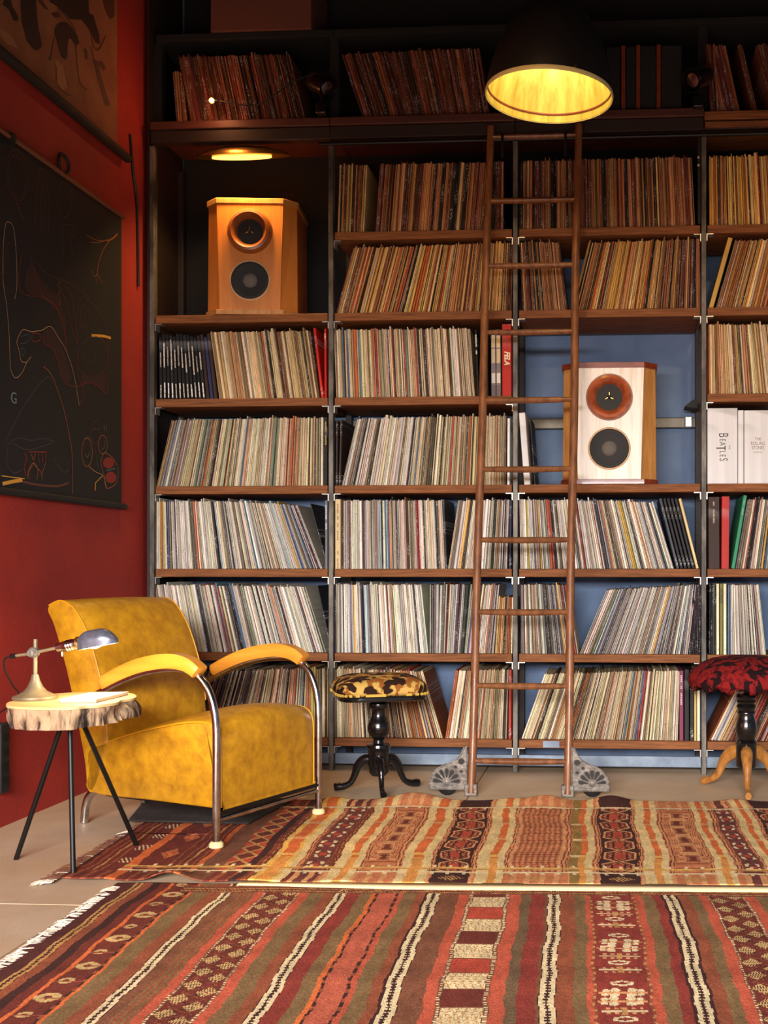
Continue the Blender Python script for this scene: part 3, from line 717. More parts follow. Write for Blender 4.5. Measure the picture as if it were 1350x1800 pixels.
box_set('D', 3, 0.535, 0.025, 0.327, 0.0, (236, 236, 238), 'slim white box between the two wide white ones')
box_set('D', 3, 0.5625, 0.132, 0.326, 0.0, (234, 234, 235), 'wide white record box with small brown centred lettering', logo='small')

REC_FACES = [(0,1,7,6),(1,2,8,7),(2,3,9,8),(3,4,10,9),(4,5,11,10),(5,0,6,11),(6,7,8,9,10,11),(5,4,3,2,1,0)]
def rec_verts(r):
    th, h, d, s, c = r['th'], r['h'], r['depth'], sin(r['lean']), cos(r['lean'])
    e = min(0.0018, th * 0.26)
    cs = [(e, 0), (th - e, 0), (th, 0.003), (th, d), (0, d), (0, 0.003)]
    lift = th * s if s > 0 else 0
    z0 = TOP[r['shelf']] + 0.0002
    if r['bay'] == 'D' and r['shelf'] == 7: z0 -= 0.018
    vs, loc = [], []
    for lz in (0, h):
        for lx, ly in cs:
            vs.append((r['x'] + lx * c + lz * s, r['y'] + ly, z0 + lz * c - lx * s + lift))
            loc.append((lx, r['seed'], lz))
    return vs, loc
def set_attrs(me, cols, locs):
    a = me.attributes.new('col', 'FLOAT_COLOR', 'POINT')
    a.data.foreach_set('color', np.array(cols, dtype=np.float32).ravel())
    b = me.attributes.new('loc', 'FLOAT_VECTOR', 'POINT')
    b.data.foreach_set('vector', np.array(locs, dtype=np.float32).ravel())

# ordinals along each shelf
from collections import defaultdict
rowsd = defaultdict(list)
for r in RECS: rowsd[(r['bay'], r['shelf'])].append(r)
for k, v in rowsd.items():
    v.sort(key=lambda r: r['x'])
    for i, r in enumerate(v): r['i'] = i + 1
def visible(r):
    x, s, b = r['x'], r['shelf'], r['bay']
    if x > 0.64 or s == 7: return 0
    if s == 0 and b == 'A' and x < -1.62: return 0
    if s == 1 and b == 'A' and x < -1.98: return 0
    if s == 0 and b == 'B' and x < -0.95: return 0
    if s == 0 and b == 'D': return 0
    for xl in (-0.59, -0.19):
        if -0.055 < x - xl < 0.05: return 0
    return r['th'] * r['h']
ranked = sorted(RECS, key=lambda r: -visible(r))
for r in ranked[:262]: r['single'] = True
SHELFNAME = {0: 'lowest shelf', 1: 'second shelf up', 2: 'third shelf up', 3: 'fourth shelf up', 4: 'fifth shelf up', 5: 'sixth shelf up', 6: 'seventh shelf up', 7: 'top shelf'}
BAYNAME = {'A': 'first bay from the red wall', 'B': 'second bay from the red wall', 'C': 'third bay from the red wall', 'D': 'fourth bay from the red wall'}
bv, bf, bc, bl = [], [], [], []
for r in RECS:
    vs, loc = rec_verts(r)
    col = [(*lin(r['c']), 1.0)] * 12
    if r.get('single'):
        me = bpy.data.meshes.new('record_sleeve')
        o = bpy.data.objects.new('record_sleeve', me)
        COL.objects.link(o)
        o.location = vs[0]
        me.from_pydata([tuple(p[k] - vs[0][k] for k in range(3)) for p in vs], [], REC_FACES)
        me.materials.append(M_sleeve)
        set_attrs(me, col, loc)
        tag(o, f"{cname(r['c'])} record, {ordn(r['i'] + (15 if (r['bay'], r['shelf']) == ('A', 4) else 0))} along the {SHELFNAME[r['shelf']]}, {BAYNAME[r['bay']]}", 'record', 'records on the shelves')
    else:
        n0 = len(bv)
        bv += vs
        bf += [tuple(i + n0 for i in q) for q in REC_FACES]
        bc += col
        bl += loc
me = bpy.data.meshes.new('record_collection')
me.from_pydata(bv, [], bf)
me.materials.append(M_sleeve)
set_attrs(me, bc, bl)
o = bpy.data.objects.new('record_collection', me)
COL.objects.link(o)
tag(o, 'thinner record sleeves filling every row of the shelving wall', 'records', kind='stuff')

def text_part(body, size, m, parent, Mx, extrude=0.0004, align='CENTER', name='lettering', sx=1.0, shear=0.0, offset=0.0):
    cu = bpy.data.curves.new(name, 'FONT')
    cu.body = body
    cu.size = size
    cu.extrude = extrude
    cu.align_x = align
    cu.align_y = 'CENTER'
    cu.materials.append(m)
    cu.offset = offset
    cu.shear = shear
    tmp = bpy.data.objects.new(name, cu)
    me = bpy.data.meshes.new_from_object(tmp)
    bpy.data.objects.remove(tmp)
    o = bpy.data.objects.new(name, me)
    COL.objects.link(o)
    o.parent = parent
    o.matrix_local = Mx @ Matrix.Diagonal((sx, 1, 1, 1))
    return o
R_FRONT = Matrix.Rotation(radians(90), 4, 'X')                # text faces -y
_ink = {}
def ink(c):
    if c not in _ink: _ink[c] = plain('spine_ink', c)
    return _ink[c]
for a, kw in SPECIALS:
    bay, shelf, x, th, h, lean, c, label = a
    r = dict(bay=bay, shelf=shelf, x=x, th=th, h=h, lean=lean, c=c, depth=0.318, y=5.117, seed=random.random() * 50)
    lift = th * sin(lean) if lean > 0 else 0
    e = min(0.002, th * 0.2)
    mb = MB()
    mb.prism([(e, 0), (th - e, 0), (th, 0.004), (th, 0.318), (0, 0.318), (0, 0.004)], 0, h, 'xy')
    me = bpy.data.meshes.new('record_box')
    me.from_pydata(mb.v, [], mb.f)
    me.materials.append(M_sleeve)
    wide = th > 0.02
    set_attrs(me, [(*lin(c), 1)] * len(mb.v), [(p[0] * (0.02 if wide or kw else 1), 3.3, 1.0 + p[2] * (0.05 if wide or kw else 1)) for p in mb.v])
    o = bpy.data.objects.new('record_box', me)
    COL.objects.link(o)
    o.location = (x, 5.117, TOP[shelf] + 0.0002 + lift)
    o.rotation_euler = (0, lean, 0)
    tag(o, label, 'record box', 'box sets on the shelves')
    if 'text' in kw:
        body, tc, size = kw['text']
        if body == 'FELA':
            Mx = Matrix.Translation((th * 0.52, -0.0006, h * 0.53)) @ R_FRONT @ Matrix.Rotation(radians(-90), 4, 'Z')
            t = text_part('FELA', 0.034, ink(tc), o, Mx, 0.0006, sx=0.85, shear=0.25, offset=0.0012)
        else:
            mb = MB()                                        # the unreadable spine print: a run of small strokes
            z = h * 0.94
            for word in body.split(' '):
                for ch in word:
                    g = size * random.uniform(0.55, 0.95)
                    mb.box((th * 0.5 - size * 0.42, -0.0005, z - g), (th * 0.5 + size * 0.42 * random.uniform(0.4, 1), 0.001, z - 0.0022))
                    z -= g
                z -= h * 0.05
                if z < h * 0.12: break
            mb.build('spine_print', ink(tc), o, smooth=False)
    if kw.get('strips'):
        up, lo = random.uniform(0.70, 0.96), random.uniform(0.24, 0.30)
        tones = [(232, 230, 226), (206, 196, 178), (176, 160, 140)]
        for z1, z0, cc in ((up, random.uniform(0.38, 0.52), tones[random.choice([0, 1, 1, 2])]), (lo, 0.03, tones[random.choice([0, 0, 1])])):
            mb = MB()
            z = h * z1
            while z > h * z0:
                g = random.uniform(0.012, 0.05)
                mb.box((th * 0.36, -0.0005, max(z - g, h * z0)), (th * random.uniform(0.60, 0.72), 0.001, z - 0.0022))
                z -= g
            mb.build('spine_print', ink(cc), o, smooth=False)
    if 'bands' in kw:
        for z0, z1, cc in ((0.22, 0.272, (226, 206, 158)), (0.06, 0.105, (232, 226, 214)), (0.15, 0.215, (216, 196, 160)), (0.275, 0.285, (232, 226, 214)), (0.286, 0.3, (70, 46, 42)), (0.005, 0.05, (120, 106, 110))):
            MB().box((0.0022, -0.0006, z0), (th - 0.0022, 0.001, z1)).build('printed_band', ink(cc), o)
    if kw.get('logo') == 'big':
        G = ink((70, 62, 58))
        base = Matrix.Translation((th * 0.52, -0.0005, h * 0.49)) @ R_FRONT @ Matrix.Rotation(radians(-90), 4, 'Z')
        B = base @ Matrix.Translation((0, -0.004, 0))
        def put(s, px, py, size, sx, body=None):
            text_part(s, size, G, o, B @ Matrix.Translation((px, py, 0)), sx=sx)
        put('B', -0.052, 0.004, 0.060, 0.62)
        put('E', -0.030, 0.000, 0.038, 0.62)
        put('A', -0.013, 0.000, 0.038, 0.72)
        put('L', 0.024, 0.000, 0.038, 0.62)
        put('E', 0.040, 0.000, 0.038, 0.62)
        put('S', 0.057, 0.004, 0.052, 0.55)
        mbt = MB()
        mbt.box((-0.009, 0.0105, 0), (0.013, 0.0145, 0.0004))
        mbt.box((-0.0005, -0.026, 0), (0.0045, 0.0135, 0.0004))
        t = mbt.build('lettering', G, o, smooth=False)
        t.matrix_local = B @ Matrix.Translation((0.004, 0, 0))
        put('THE', 0.002, 0.032, 0.010, 1.0)
    if kw.get('logo') == 'small':
        G = ink((128, 100, 84))
        for i, (s, size, kx) in enumerate((('THE', 0.020, 0.8), ('ROLLING', 0.021, 0.72), ('STONES', 0.021, 0.72), ('IN MONO', 0.0085, 1.0))):
            text_part(s, size, G, o, Matrix.Translation((0.060, -0.0005, 0.198 - i * 0.0195)) @ R_FRONT, sx=kx)
# big sleeves seen face-on behind the leaning rows
def lean_sleeve(x, shelf, lean, c, label, y=5.20, th=0.006, h=0.312):
    mb = MB()
    mb.prism([(0.0008, 0), (th - 0.0008, 0), (th, 0.003), (th, 0.24), (0, 0.24), (0, 0.003)], 0, h, 'xy')
    me = bpy.data.meshes.new('record_sleeve')
    me.from_pydata(mb.v, [], mb.f)
    me.materials.append(M_sleeve)
    set_attrs(me, [(*lin(c), 1)] * len(mb.v), [(p[0], 7.7, p[2]) for p in mb.v])
    o = bpy.data.objects.new('record_sleeve', me)
    COL.objects.link(o)
    o.location = (x, y, TOP[shelf] + 0.0002)
    o.rotation_euler = (0, lean, 0)
    tag(o, label, 'record', 'records on the shelves')
lean_sleeve(-1.341, 2, -0.27, (52, 46, 46), 'dark sleeve leaning deeper in, beside the grey album above the armchair', y=5.19)
lean_sleeve(-1.325, 1, -0.215, (48, 46, 50), 'dark sleeve leaning back at the post, one shelf above the far armrest', y=5.19)
lean_sleeve(-0.381, 3, -0.075, (40, 36, 36), 'dark sleeve behind the white leaning box in the pale speaker niche', y=5.20)
# red-brown dividers on the top shelf
for i, x in enumerate((0.015, 0.082, 0.173)):
    mb = MB().box((0, 0, 0), (0.019, 0.26, 0.305))
    o = mb.build('record_box', M_mahog, bevel=0.002)
    o.location = (x, 5.115, TOP[7] + 0.0002)
    tag(o, ['reddish box on the top shelf, the one nearest the pendant lamp', 'reddish box on the top shelf, second past the pendant lamp', 'reddish box on the top shelf, third past the pendant lamp'][i], 'record box', 'boxes on the top shelf')
for i, (x, ww) in enumerate(((-0.05, 0.06), (0.037, 0.043), (0.104, 0.066), (0.195, 0.09))):
    mb = MB().box((0, 0, 0), (ww, 0.27, 0.30))
    o = mb.build('record_box', M_blackmat, bevel=0.002)
    o.location = (x, 5.12, TOP[7] + 0.0002)
    tag(o, ['black box on the top shelf half behind the pendant lamp', 'black box between the first two reddish ones on the top shelf', 'wide black box between the last two reddish ones on the top shelf', 'black box past the last reddish one, beside the black clip spotlight'][i], 'record box', 'boxes on the top shelf')
# ------------------------------------------------------------------ ladder
def lad(x, z):
    return (x, 4.556 + 0.16667 * z, z)
ladder = empty('library_ladder', (-0.39, 4.556, 0), 0, 'brown wooden library ladder on fan-shaped iron feet leaning on the shelving', 'ladder')
LOC = Matrix.Translation((0.39, -4.556, 0))
def part(mb, name, m, parent, inv, **k):
    o = mb.build(name, m, parent, **k)
    o.matrix_parent_inverse = inv
    return o
for xb, xt in ((-0.590, -0.566), (-0.201, -0.175)):
    pts = [lad(xb + (xt - xb) * z / 2.84 + 0.002 * sin(z * 5), z) for z in [0.012 + i * 2.87 / 24 for i in range(25)]]
    part(MB().tube(pts, [0.0175] * 20 + [0.0165] * 5, 14), 'side_rail', M_ladder, ladder, LOC)
for i in range(10):
    z = 0.140 + i * 0.2993
    xb, xt = -0.590 + 0.024 * z / 2.84, -0.201 + 0.026 * z / 2.84
    mb = MB()
    N, K = 12, 12
    vs, fs = [], []
    for j in range(N + 1):
        f = j / N
        e = 0.72 + 0.28 * sin(pi * f) ** 0.7
        cx, cy, cz = lad(xb + (xt - xb) * f, z)
        for k in range(K):
            a = 2 * pi * k / K
            vs.append((cx, cy + 0.017 * e * cos(a), cz + 0.0135 * e * sin(a) - 0.002 * sin(pi * f)))
    for j in range(N):
        for k in range(K):
            fs.append((j * K + k, j * K + (k + 1) % K, (j + 1) * K + (k + 1) % K, (j + 1) * K + k))
    mb.add(vs, fs)
    part(mb, 'rung', M_ladder, ladder, LOC)
for x in (-0.51, -0.23):                                          # hooks over the rail
    p = [(x, 5.052, 2.80), (x, 5.045, 2.835), (x, 5.03, 2.846), (x, 5.013, 2.836), (x, 5.012, 2.79), (x, 5.018, 2.74)]
    part(MB().tube(smooth_path(p, 4), 0.006, 8), 'rail_hook', M_ironbolt, ladder, LOC)
for sgn, xr in ((-1, -0.607), (1, -0.184)):
    # fan-shaped iron plate with petal openings, built as an outline with recessed petals on top
    def Q(a, b): return (xr + sgn * a, b)
    out = [(0, 0.028), (0, 0.205), (0.010, 0.200), (0.022, 0.172), (0.040, 0.150), (0.066, 0.134), (0.098, 0.124), (0.124, 0.108), (0.143, 0.082), (0.151, 0.050), (0.150, 0.028)]
    poly = [Q(*p) for p in out]
    if sgn > 0: poly = poly[::-1]
    pl = part(MB().prism(poly, 4.552, 4.566, 'xz'), 'iron_plate', M_iron, ladder, LOC, bevel=0.002)
    rimp = [Q(*p) for p in out]
    part(MB().tube([(p[0], 4.552, p[1]) for p in rimp] + [(rimp[0][0], 4.552, rimp[0][1])], 0.0032, 6), 'plate_rim', M_iron, pl, Matrix())
    for k in range(7):
        a = radians(8 + k * 27.5)
        c0 = (0.082, 0.056)
        d = (cos(a), sin(a))
        prof = []
        for t, wd in ((0.018, 0.003), (0.030, 0.0055), (0.042, 0.0085), (0.050, 0.0085), (0.056, 0.0045)):
            prof.append((t, wd))
        ring = [(c0[0] + d[0] * t - d[1] * wd, c0[1] + d[1] * t + d[0] * wd) for t, wd in prof] + [(c0[0] + d[0] * t + d[1] * wd, c0[1] + d[1] * t - d[0] * wd) for t, wd in prof[::-1]]
        rr = [Q(*p) for p in ring]
        part(MB().prism(rr if sgn < 0 else rr[::-1], 4.5508, 4.553, 'xz'), 'petal', M_ironbolt, pl, Matrix())
        part(MB().tube([(p[0], 4.5505, p[1]) for p in rr + rr[:1]], 0.0018, 5), 'petal_rim', M_iron, pl, Matrix())
    for (a, b, r) in ((0.022, 0.140, 0.013), (0.045, 0.118, 0.007), (0.022, 0.100, 0.007)):
        ccx, ccz = Q(a, b)
        part(MB().lathe([(r, 0), (r, 0.003)], 14, frame_y((ccx, 4.5535, ccz))), 'petal', M_ironbolt, pl, Matrix())
        part(MB().tube([(ccx + r * cos(t), 4.5505, ccz + r * 1.0 * sin(t)) for t in [i * pi / 6 for i in range(13)]], 0.0016, 5), 'petal_rim', M_iron, pl, Matrix())
    ccx, ccz = Q(0.082, 0.056)
    part(MB().lathe([(0.014, 0), (0.013, 0.004), (0.006, 0.007)], 16, frame_y((ccx, 4.553, ccz))), 'boss', M_iron, pl, Matrix())
    ccx, ccz = Q(0.082, 0.0415)
    part(MB().lathe([(0.036, 0), (0.0415, 0.003), (0.0415, 0.013), (0.036, 0.016)], 28, frame_y((ccx, 4.584, ccz))), 'wheel', M_ironbolt, ladder, LOC)
    xc = xr + (0.016 if sgn < 0 else -0.016)
    part(MB().box((xc - 0.026, 4.548, 0.002), (xc + 0.026, 4.582, 0.050)), 'iron_shoe', M_iron, ladder, LOC, bevel=0.004)

# ------------------------------------------------------------------ loudspeakers
M_rimwood = mat('pale_turned_rim', (200, 160, 112), rough=0.5)
def speaker(loc, label, front_m, side_m, cap_m, scale=1.0, horn_m=M_horn, group='loudspeakers on the shelving', base_m=None):
    s = empty('loudspeaker', loc, 0, label, 'loudspeaker', group)
    ht, hb, hw, d = 0.153, 0.139, 0.205, 0.33        # front half widths top and bottom, full half width
    z0, z1 = 0.022, 0.515
    ch = 0.055
    # cabinet: front face leans in towards its foot, side facets fall back
    mb = MB()
    top = [(-ht, 0), (ht, 0), (hw, ch), (hw, d), (-hw, d), (-hw, ch)]
    bot = [(-hb, 0), (hb, 0), (hw + 0.004, ch), (hw + 0.004, d), (-hw - 0.004, d), (-hw - 0.004, ch)]
    vs = [(x, y, z0) for x, y in bot] + [(x, y, z1) for x, y in top]
    mb.add(vs, [(5, 4, 3, 2, 1, 0), (6, 7, 8, 9, 10, 11)] + [(i, (i + 1) % 6, 6 + (i + 1) % 6, 6 + i) for i in range(1, 6)])
    mb.build('cabinet', side_m, s, smooth=False)
    # front panel, 8 mm proud
    fb = [(-hb, z0), (hb, z0), (ht, z1), (-ht, z1)]
    MB().prism(fb, -0.008, 0.002, 'xz').build('front_panel', front_m, s, smooth=False)
    def slab(z, h, o, m, nm, bk=0.0):
        p = [(-ht - o * 0.2, -0.012 + bk), (ht + o * 0.2, -0.012 + bk), (hw + o, ch - 0.004), (hw + o, d), (-hw - o, d), (-hw - o, ch - 0.004)]
        MB().prism(p, z, z + h, 'xy').build(nm, m, s, bevel=0.0015)
    slab(z1, 0.025, 0.008, cap_m, 'top_cap')
    slab(0.0, 0.022, 0.012, base_m or cap_m, 'plinth')
    # horn: a turned ring with a rolled lip round a dark throat
    hz = 0.385
    R = [(0.056, 0.0005), (0.058, 0.003), (0.062, 0.010), (0.070, 0.026), (0.082, 0.037), (0.094, 0.033), (0.102, 0.020), (0.105, -0.004)]
    MB().lathe(R, 48, frame_y((0, -0.006, hz)), closed=True).build('horn_ring', horn_m, s)
    MB().lathe([(0.064, -0.001), (0.061, 0.0022), (0.012, 0.0035)], 32, frame_y((0, -0.007, hz))).build('throat', M_cone, s)
    pp = MB()
    for k in range(3):
        a = radians(90 + 120 * k)
        M = frame_y((0, -0.018, hz)) @ Matrix.Rotation(a, 4, 'Z')
        pp.box((0.006, -0.0022, -0.002), (0.021, 0.0022, 0.004), M)
    pp.build('phase_plug', M_brass, s, bevel=0.001)
    MB().lathe([(0.008, 0), (0.007, 0.012), (0.003, 0.02)], 16, frame_y((0, -0.012, hz))).build('phase_plug_tip', M_cone, s)
    # woofer: a cup with its cone sunk behind the panel ring
    wz = 0.158
    MB().lathe([(0.0945, -0.004), (0.0945, 0.003), (0.0915, 0.0062), (0.0875, 0.006), (0.086, -0.004)], 48, frame_y((0, -0.007, wz)), closed=True).build('woofer_rim', M_rimwood, s)
    MB().lathe([(0.087, 0.000), (0.086, 0.0034), (0.079, 0.0055), (0.072, 0.0038), (0.068, 0.0028), (0.036, 0.0008), (0.004, 0.0006)], 48, frame_y((0, -0.0085, wz))).build('woofer_cone', M_cone, s)
    MB().lathe([(0.034, 0.000), (0.031, 0.005), (0.022, 0.010), (0.010, 0.0125), (0.002, 0.013)], 32, frame_y((0, -0.009, wz))).build('dust_cap', M_cap, s)
    s.scale = (scale, scale, scale)
    return s
M_honeyhorn = mat('turned_honey_wood', (150, 84, 36), (120, 62, 26), rough=0.35, scale=20, coat=0.2)
speaker((-0.038, 5.115, TOP[3] + 0.0005), 'white loudspeaker with red-brown horn ring, in the blue niche behind the ladder', M_ash, M_oak, M_mahog, 1.012)
speaker((-1.680, 5.115, TOP[5] + 0.0005), 'honey-orange loudspeaker lit from above, standing over the leftmost record shelf', M_ash_warm, M_ash_warm, M_oak, 0.985, horn_m=M_honeyhorn).rotation_euler = (0, 0, radians(6))
tag(MB().tube(smooth_path([(-1.727, 5.507, 2.86), (-1.73, 5.508, 2.74), (-1.725, 5.509, 2.62), (-1.728, 5.505, 2.40)], 5), 0.006, 8).build('speaker_cable', M_box), 'reddish cable hanging down the wall behind the orange speaker', 'cable')

# lamp hidden under the upper beam, over the orange speaker
sl = empty('shelf_lamp', (-1.725, 5.13, 2.863), 0, 'shallow brass lamp fixed under the beam above the orange speaker', 'lamp')
M_glow = mat('lamp_glow', (255, 205, 110), rough=0.5, emit=(255, 190, 90), estr=3)
prof = [(0.225, -0.052), (0.215, -0.040), (0.17, -0.022), (0.10, -0.008), (0.02, 0.0)]
mb = MB().lathe([(r, z) for r, z in prof], 40, Matrix.Diagonal((1, 0.2, 1, 1)))
mb.build('reflector', M_brass, sl)
MB().lathe([(0.165, -0.0575), (0.165, -0.0525)], 36, Matrix.Diagonal((0.85, 0.17, 1, 1))).build('diffuser', M_glow, sl)

# ------------------------------------------------------------------ pendant lamp
pend = empty('pendant_lamp', (-0.259, 4.29, 2.700), 0, 'large dark dome pendant lamp with bright yellowish inside, hanging before the ladder top', 'pendant lamp')
pend.rotation_euler = (radians(-1), radians(2.5), 0)
prof_o = [(0.240, 0.0), (0.239, 0.02), (0.234, 0.06), (0.222, 0.115), (0.203, 0.175), (0.178, 0.232), (0.147, 0.283), (0.112, 0.320), (0.075, 0.340), (0.052, 0.348)]
prof_i = [(r - 0.004, z) for r, z in prof_o][::-1]
def shell(prof, n, name, m, parent):
    mb = MB()
    vs, fs = [], []
    for r, z in prof:
        for k in range(n):
            a = 2 * pi * k / n
            vs.append((r * cos(a), r * sin(a), z))
    for i in range(len(prof) - 1):
        for k in range(n):
            fs.append((i * n + k, i * n + (k + 1) % n, (i + 1) * n + (k + 1) % n, (i + 1) * n + k))
    mb.add(vs, fs)
    return mb.build(name, m, parent)
shell(prof_o, 64, 'shade', M_shade, pend)
shell([(r - 0.003, z - 0.001) for r, z in prof_o[::-1]], 64, 'inner_reflector', M_enamel, pend)
mb = MB().lathe([(0.2415, -0.004), (0.2435, 0.004), (0.2415, 0.012), (0.2385, 0.012), (0.2380, 0.004), (0.2390, -0.004)], 64, closed=True)
mb.build('rim', M_rim, pend)
MB().lathe([(0.2365, 0.030), (0.2325, 0.034), (0.2310, 0.030), (0.2325, 0.026)], 64, closed=True).build('inner_bead', M_mahog, pend)
MB().lathe([(0.056, 0.335), (0.056, 0.39), (0.045, 0.42), (0.022, 0.44), (0.012, 0.46)], 32).build('socket_cap', M_shade, pend)
MB().tube([(0, 0, 0.45), (0, 0, 1.15)], 0.006, 8).build('hanging_cable', M_cable, pend)
M_bulb = mat('lamp_bulb', (255, 230, 170), emit=(255, 232, 176), estr=6)
MB().lathe([(0.012, 0.35), (0.014, 0.335), (0.026, 0.315), (0.034, 0.29), (0.032, 0.268), (0.018, 0.253), (0.003, 0.248)], 24).build('bulb', M_bulb, pend)
MB().tube([(0.105, -0.214, 0.02), (0.107, -0.219, 0.02)], 0.005, 8).build('rivet', M_brass, pend)

# ------------------------------------------------------------------ clip spotlights and the bare bulb at the top shelf
def clip_spot(loc, aim, label):
    s = empty('clip_spotlight', loc, 0, label, 'spotlight', 'clip spotlights on the upper beam')
    R = Vector(aim).to_track_quat('Z', 'Y').to_matrix().to_4x4()
    T = Matrix.Translation((0, 0, 0.045)) @ R
    MB().lathe([(0.018, -0.075), (0.040, -0.060), (0.048, -0.02), (0.052, 0.05), (0.049, 0.05), (0.040, 0.0)], 28, T).build('lamp_head', M_black, s)
    MB().lathe([(0.038, 0.012), (0.038, 0.03), (0.030, 0.042), (0.006, 0.047)], 24, T).build('reflector_bulb', M_chrome, s)
    MB().tube([(0, 0, 0.045), (0.0, 0.015, 0.0), (0, 0.01, -0.045)], 0.007, 8).build('swivel_arm', M_black, s)
    MB().box((-0.022, -0.012, -0.085), (0.022, 0.03, -0.035)).build('clamp', M_black, s, bevel=0.004)
    return s
clip_spot((-1.330, 5.035, 3.045), (0.75, -0.35, -0.5), 'black clip spotlight on the upper beam between two rows of leaning records')
clip_spot((0.352, 5.035, 3.03), (-0.55, -0.55, -0.45), 'black clip spotlight on the upper beam right of the pendant lamp')
fl = empty('bare_bulb', (-1.812, 4.98, 3.010), 0, 'small glowing bulb hanging on its wire before the top record row', 'bulb')
M_spark = mat('glowing_filament', (255, 150, 70), emit=(255, 120, 40), estr=40)
MB().lathe([(0.004, 0.012), (0.010, 0.006), (0.012, 0.0), (0.009, -0.007), (0.003, -0.011)], 16, Matrix.Rotation(radians(90), 4, 'Y')).build('glass_bulb', M_spark, fl)
MB().lathe([(0.007, 0.012), (0.007, 0.03)], 12, Matrix.Rotation(radians(90), 4, 'Y')).build('bulb_socket', M_black, fl)
wp = [(-0.06, 0.012, -0.003), (-0.028, 0.0, 0.0), (0.03, 0, 0), (0.09, 0.0, -0.012), (0.18, 0, -0.028), (0.26, 0, 0.0), (0.36, 0, 0.07), (0.46, 0.02, 0.115)]
MB().tube(smooth_path(wp[2:], 5), 0.003, 6).build('bulb_wire', M_cable, fl)
MB().tube(smooth_path(wp[:2], 5), 0.003, 6).build('bulb_wire', M_cable, fl)
d = bpy.data.lights.new('filament_light', 'POINT')
d.energy = 1.6; d.color = (1.0, 0.42, 0.16); d.shadow_soft_size = 0.012
lo = bpy.data.objects.new('filament_light', d); COL.objects.link(lo); lo.parent = fl; lo.location = (0, -0.02, -0.004)
# storage box on the uppermost board
o = MB().box((0, 0, 0), (0.47, 0.3, 0.26)).build('storage_box', M_box, bevel=0.004)
o.location = (-1.872, 5.13, 3.3905)
tag(o, 'dusty red-brown card box lying above the top row of records', 'box')

# lamps' own light
def lamp_light(name, kind, parent, loc, energy, color, aim=None, **kw):
    d = bpy.data.lights.new(name, kind)
    d.energy = energy; d.color = color
    for k, v in kw.items(): setattr(d, k, v)
    o = bpy.data.objects.new(name, d); COL.objects.link(o); o.parent = parent; o.location = loc
    if aim is not None: o.rotation_euler = Vector(aim).to_track_quat('-Z', 'Y').to_euler()
    return o
lamp_light('pendant_light', 'POINT', pend, (0, 0, 0.225), 6, (1.0, 0.93, 0.66), shadow_soft_size=0.03)
lamp_light('shelf_lamp_light', 'AREA', sl, (0.0, -0.085, -0.062), 6.5, (1.0, 0.56, 0.17), aim=(0.02, 0.12, -1), shape='RECTANGLE', size=0.28, size_y=0.05, spread=radians(115))
# ------------------------------------------------------------------ armchair
# local frame: x = forward, y = across (towards the shelving), z = up
ch = empty('armchair', (-1.199, 3.870, 0.012), atan2(-0.353, 0.936), 'mustard leather armchair with honey wood armrests and chrome tube legs', 'armchair')
def extrude_across(prof, halfw, bulge, name, m, parent, ny=13, edge=0.012, puff=None):
    """closed (x, z) profile swept across; the middle swells by bulge, the rims are rounded"""
    n = len(prof)
    cx = sum(p[0] for p in prof) / n; cz = sum(p[1] for p in prof) / n
    nor = []
    for i in range(n):
        a, b = prof[i - 1], prof[(i + 1) % n]
        t = Vector((b[0] - a[0], 0, b[1] - a[1])).normalized()
        nor.append((t.z, -t.x))
    area = sum(prof[i][0] * prof[(i + 1) % n][1] - prof[(i + 1) % n][0] * prof[i][1] for i in range(n))
    sg = 1 if area > 0 else -1
    mb = MB()
    vs, fs = [], []
    ys = [-halfw, -halfw + edge * 0.3, -halfw + edge] + [-halfw + edge + (2 * halfw - 2 * edge) * k / (ny - 1) for k in range(1, ny - 1)] + [halfw - edge, halfw - edge * 0.3, halfw]
    for j, y in enumerate(ys):
        e = 1 - (y / halfw) ** 2
        inset = edge * 0.7 if j in (0, len(ys) - 1) else (edge * 0.2 if j in (1, len(ys) - 2) else 0)
        for i in range(n):
            w_ = puff(prof[i]) if puff else 1.0
            o = bulge * e * w_ - inset
            vs.append((prof[i][0] + nor[i][0] * sg * o, y, prof[i][1] + nor[i][1] * sg * o))
    for j in range(len(ys) - 1):
        for i in range(n):
            q = (j * n + i, j * n + (i + 1) % n, (j + 1) * n + (i + 1) % n, (j + 1) * n + i)
            fs.append(q if sg > 0 else q[::-1])
    fs.append(tuple(range(n))[::-1] if sg > 0 else tuple(range(n)))
    L = (len(ys) - 1) * n
    fs.append(tuple(L + i for i in range(n)) if sg > 0 else tuple(L + i for i in range(n))[::-1])
    mb.add(vs, fs)
    return mb.build(name, m, parent, angle=50)
def sloop(pts, k=5):
    return [(p.x, p.z) for p in smooth_loop([(a, 0, b) for a, b in pts], k)]
seat_prof = sloop([(-0.575, 0.128), (-0.30, 0.122), (-0.02, 0.118), (-0.004, 0.122), (-0.002, 0.16), (-0.002, 0.26), (-0.004, 0.335), (-0.012, 0.370), (-0.035, 0.392), (-0.08, 0.400), (-0.16, 0.394), (-0.28, 0.370), (-0.40, 0.340), (-0.50, 0.310), (-0.585, 0.28), (-0.590, 0.20)])
extrude_across(seat_prof, 0.252, 0.030, 'seat', M_leather, ch, puff=lambda p: min(1, max(0, (p[1] - 0.15) / 0.25)) ** 1.5)
back_prof = sloop([(-0.588, 0.135), (-0.552, 0.15), (-0.50, 0.28), (-0.505, 0.40), (-0.522, 0.50), (-0.554, 0.60), (-0.594, 0.69), (-0.645, 0.760), (-0.688, 0.788), (-0.728, 0.792), (-0.770, 0.776), (-0.778, 0.752), (-0.748, 0.70), (-0.690, 0.55), (-0.640, 0.38), (-0.605, 0.24)])
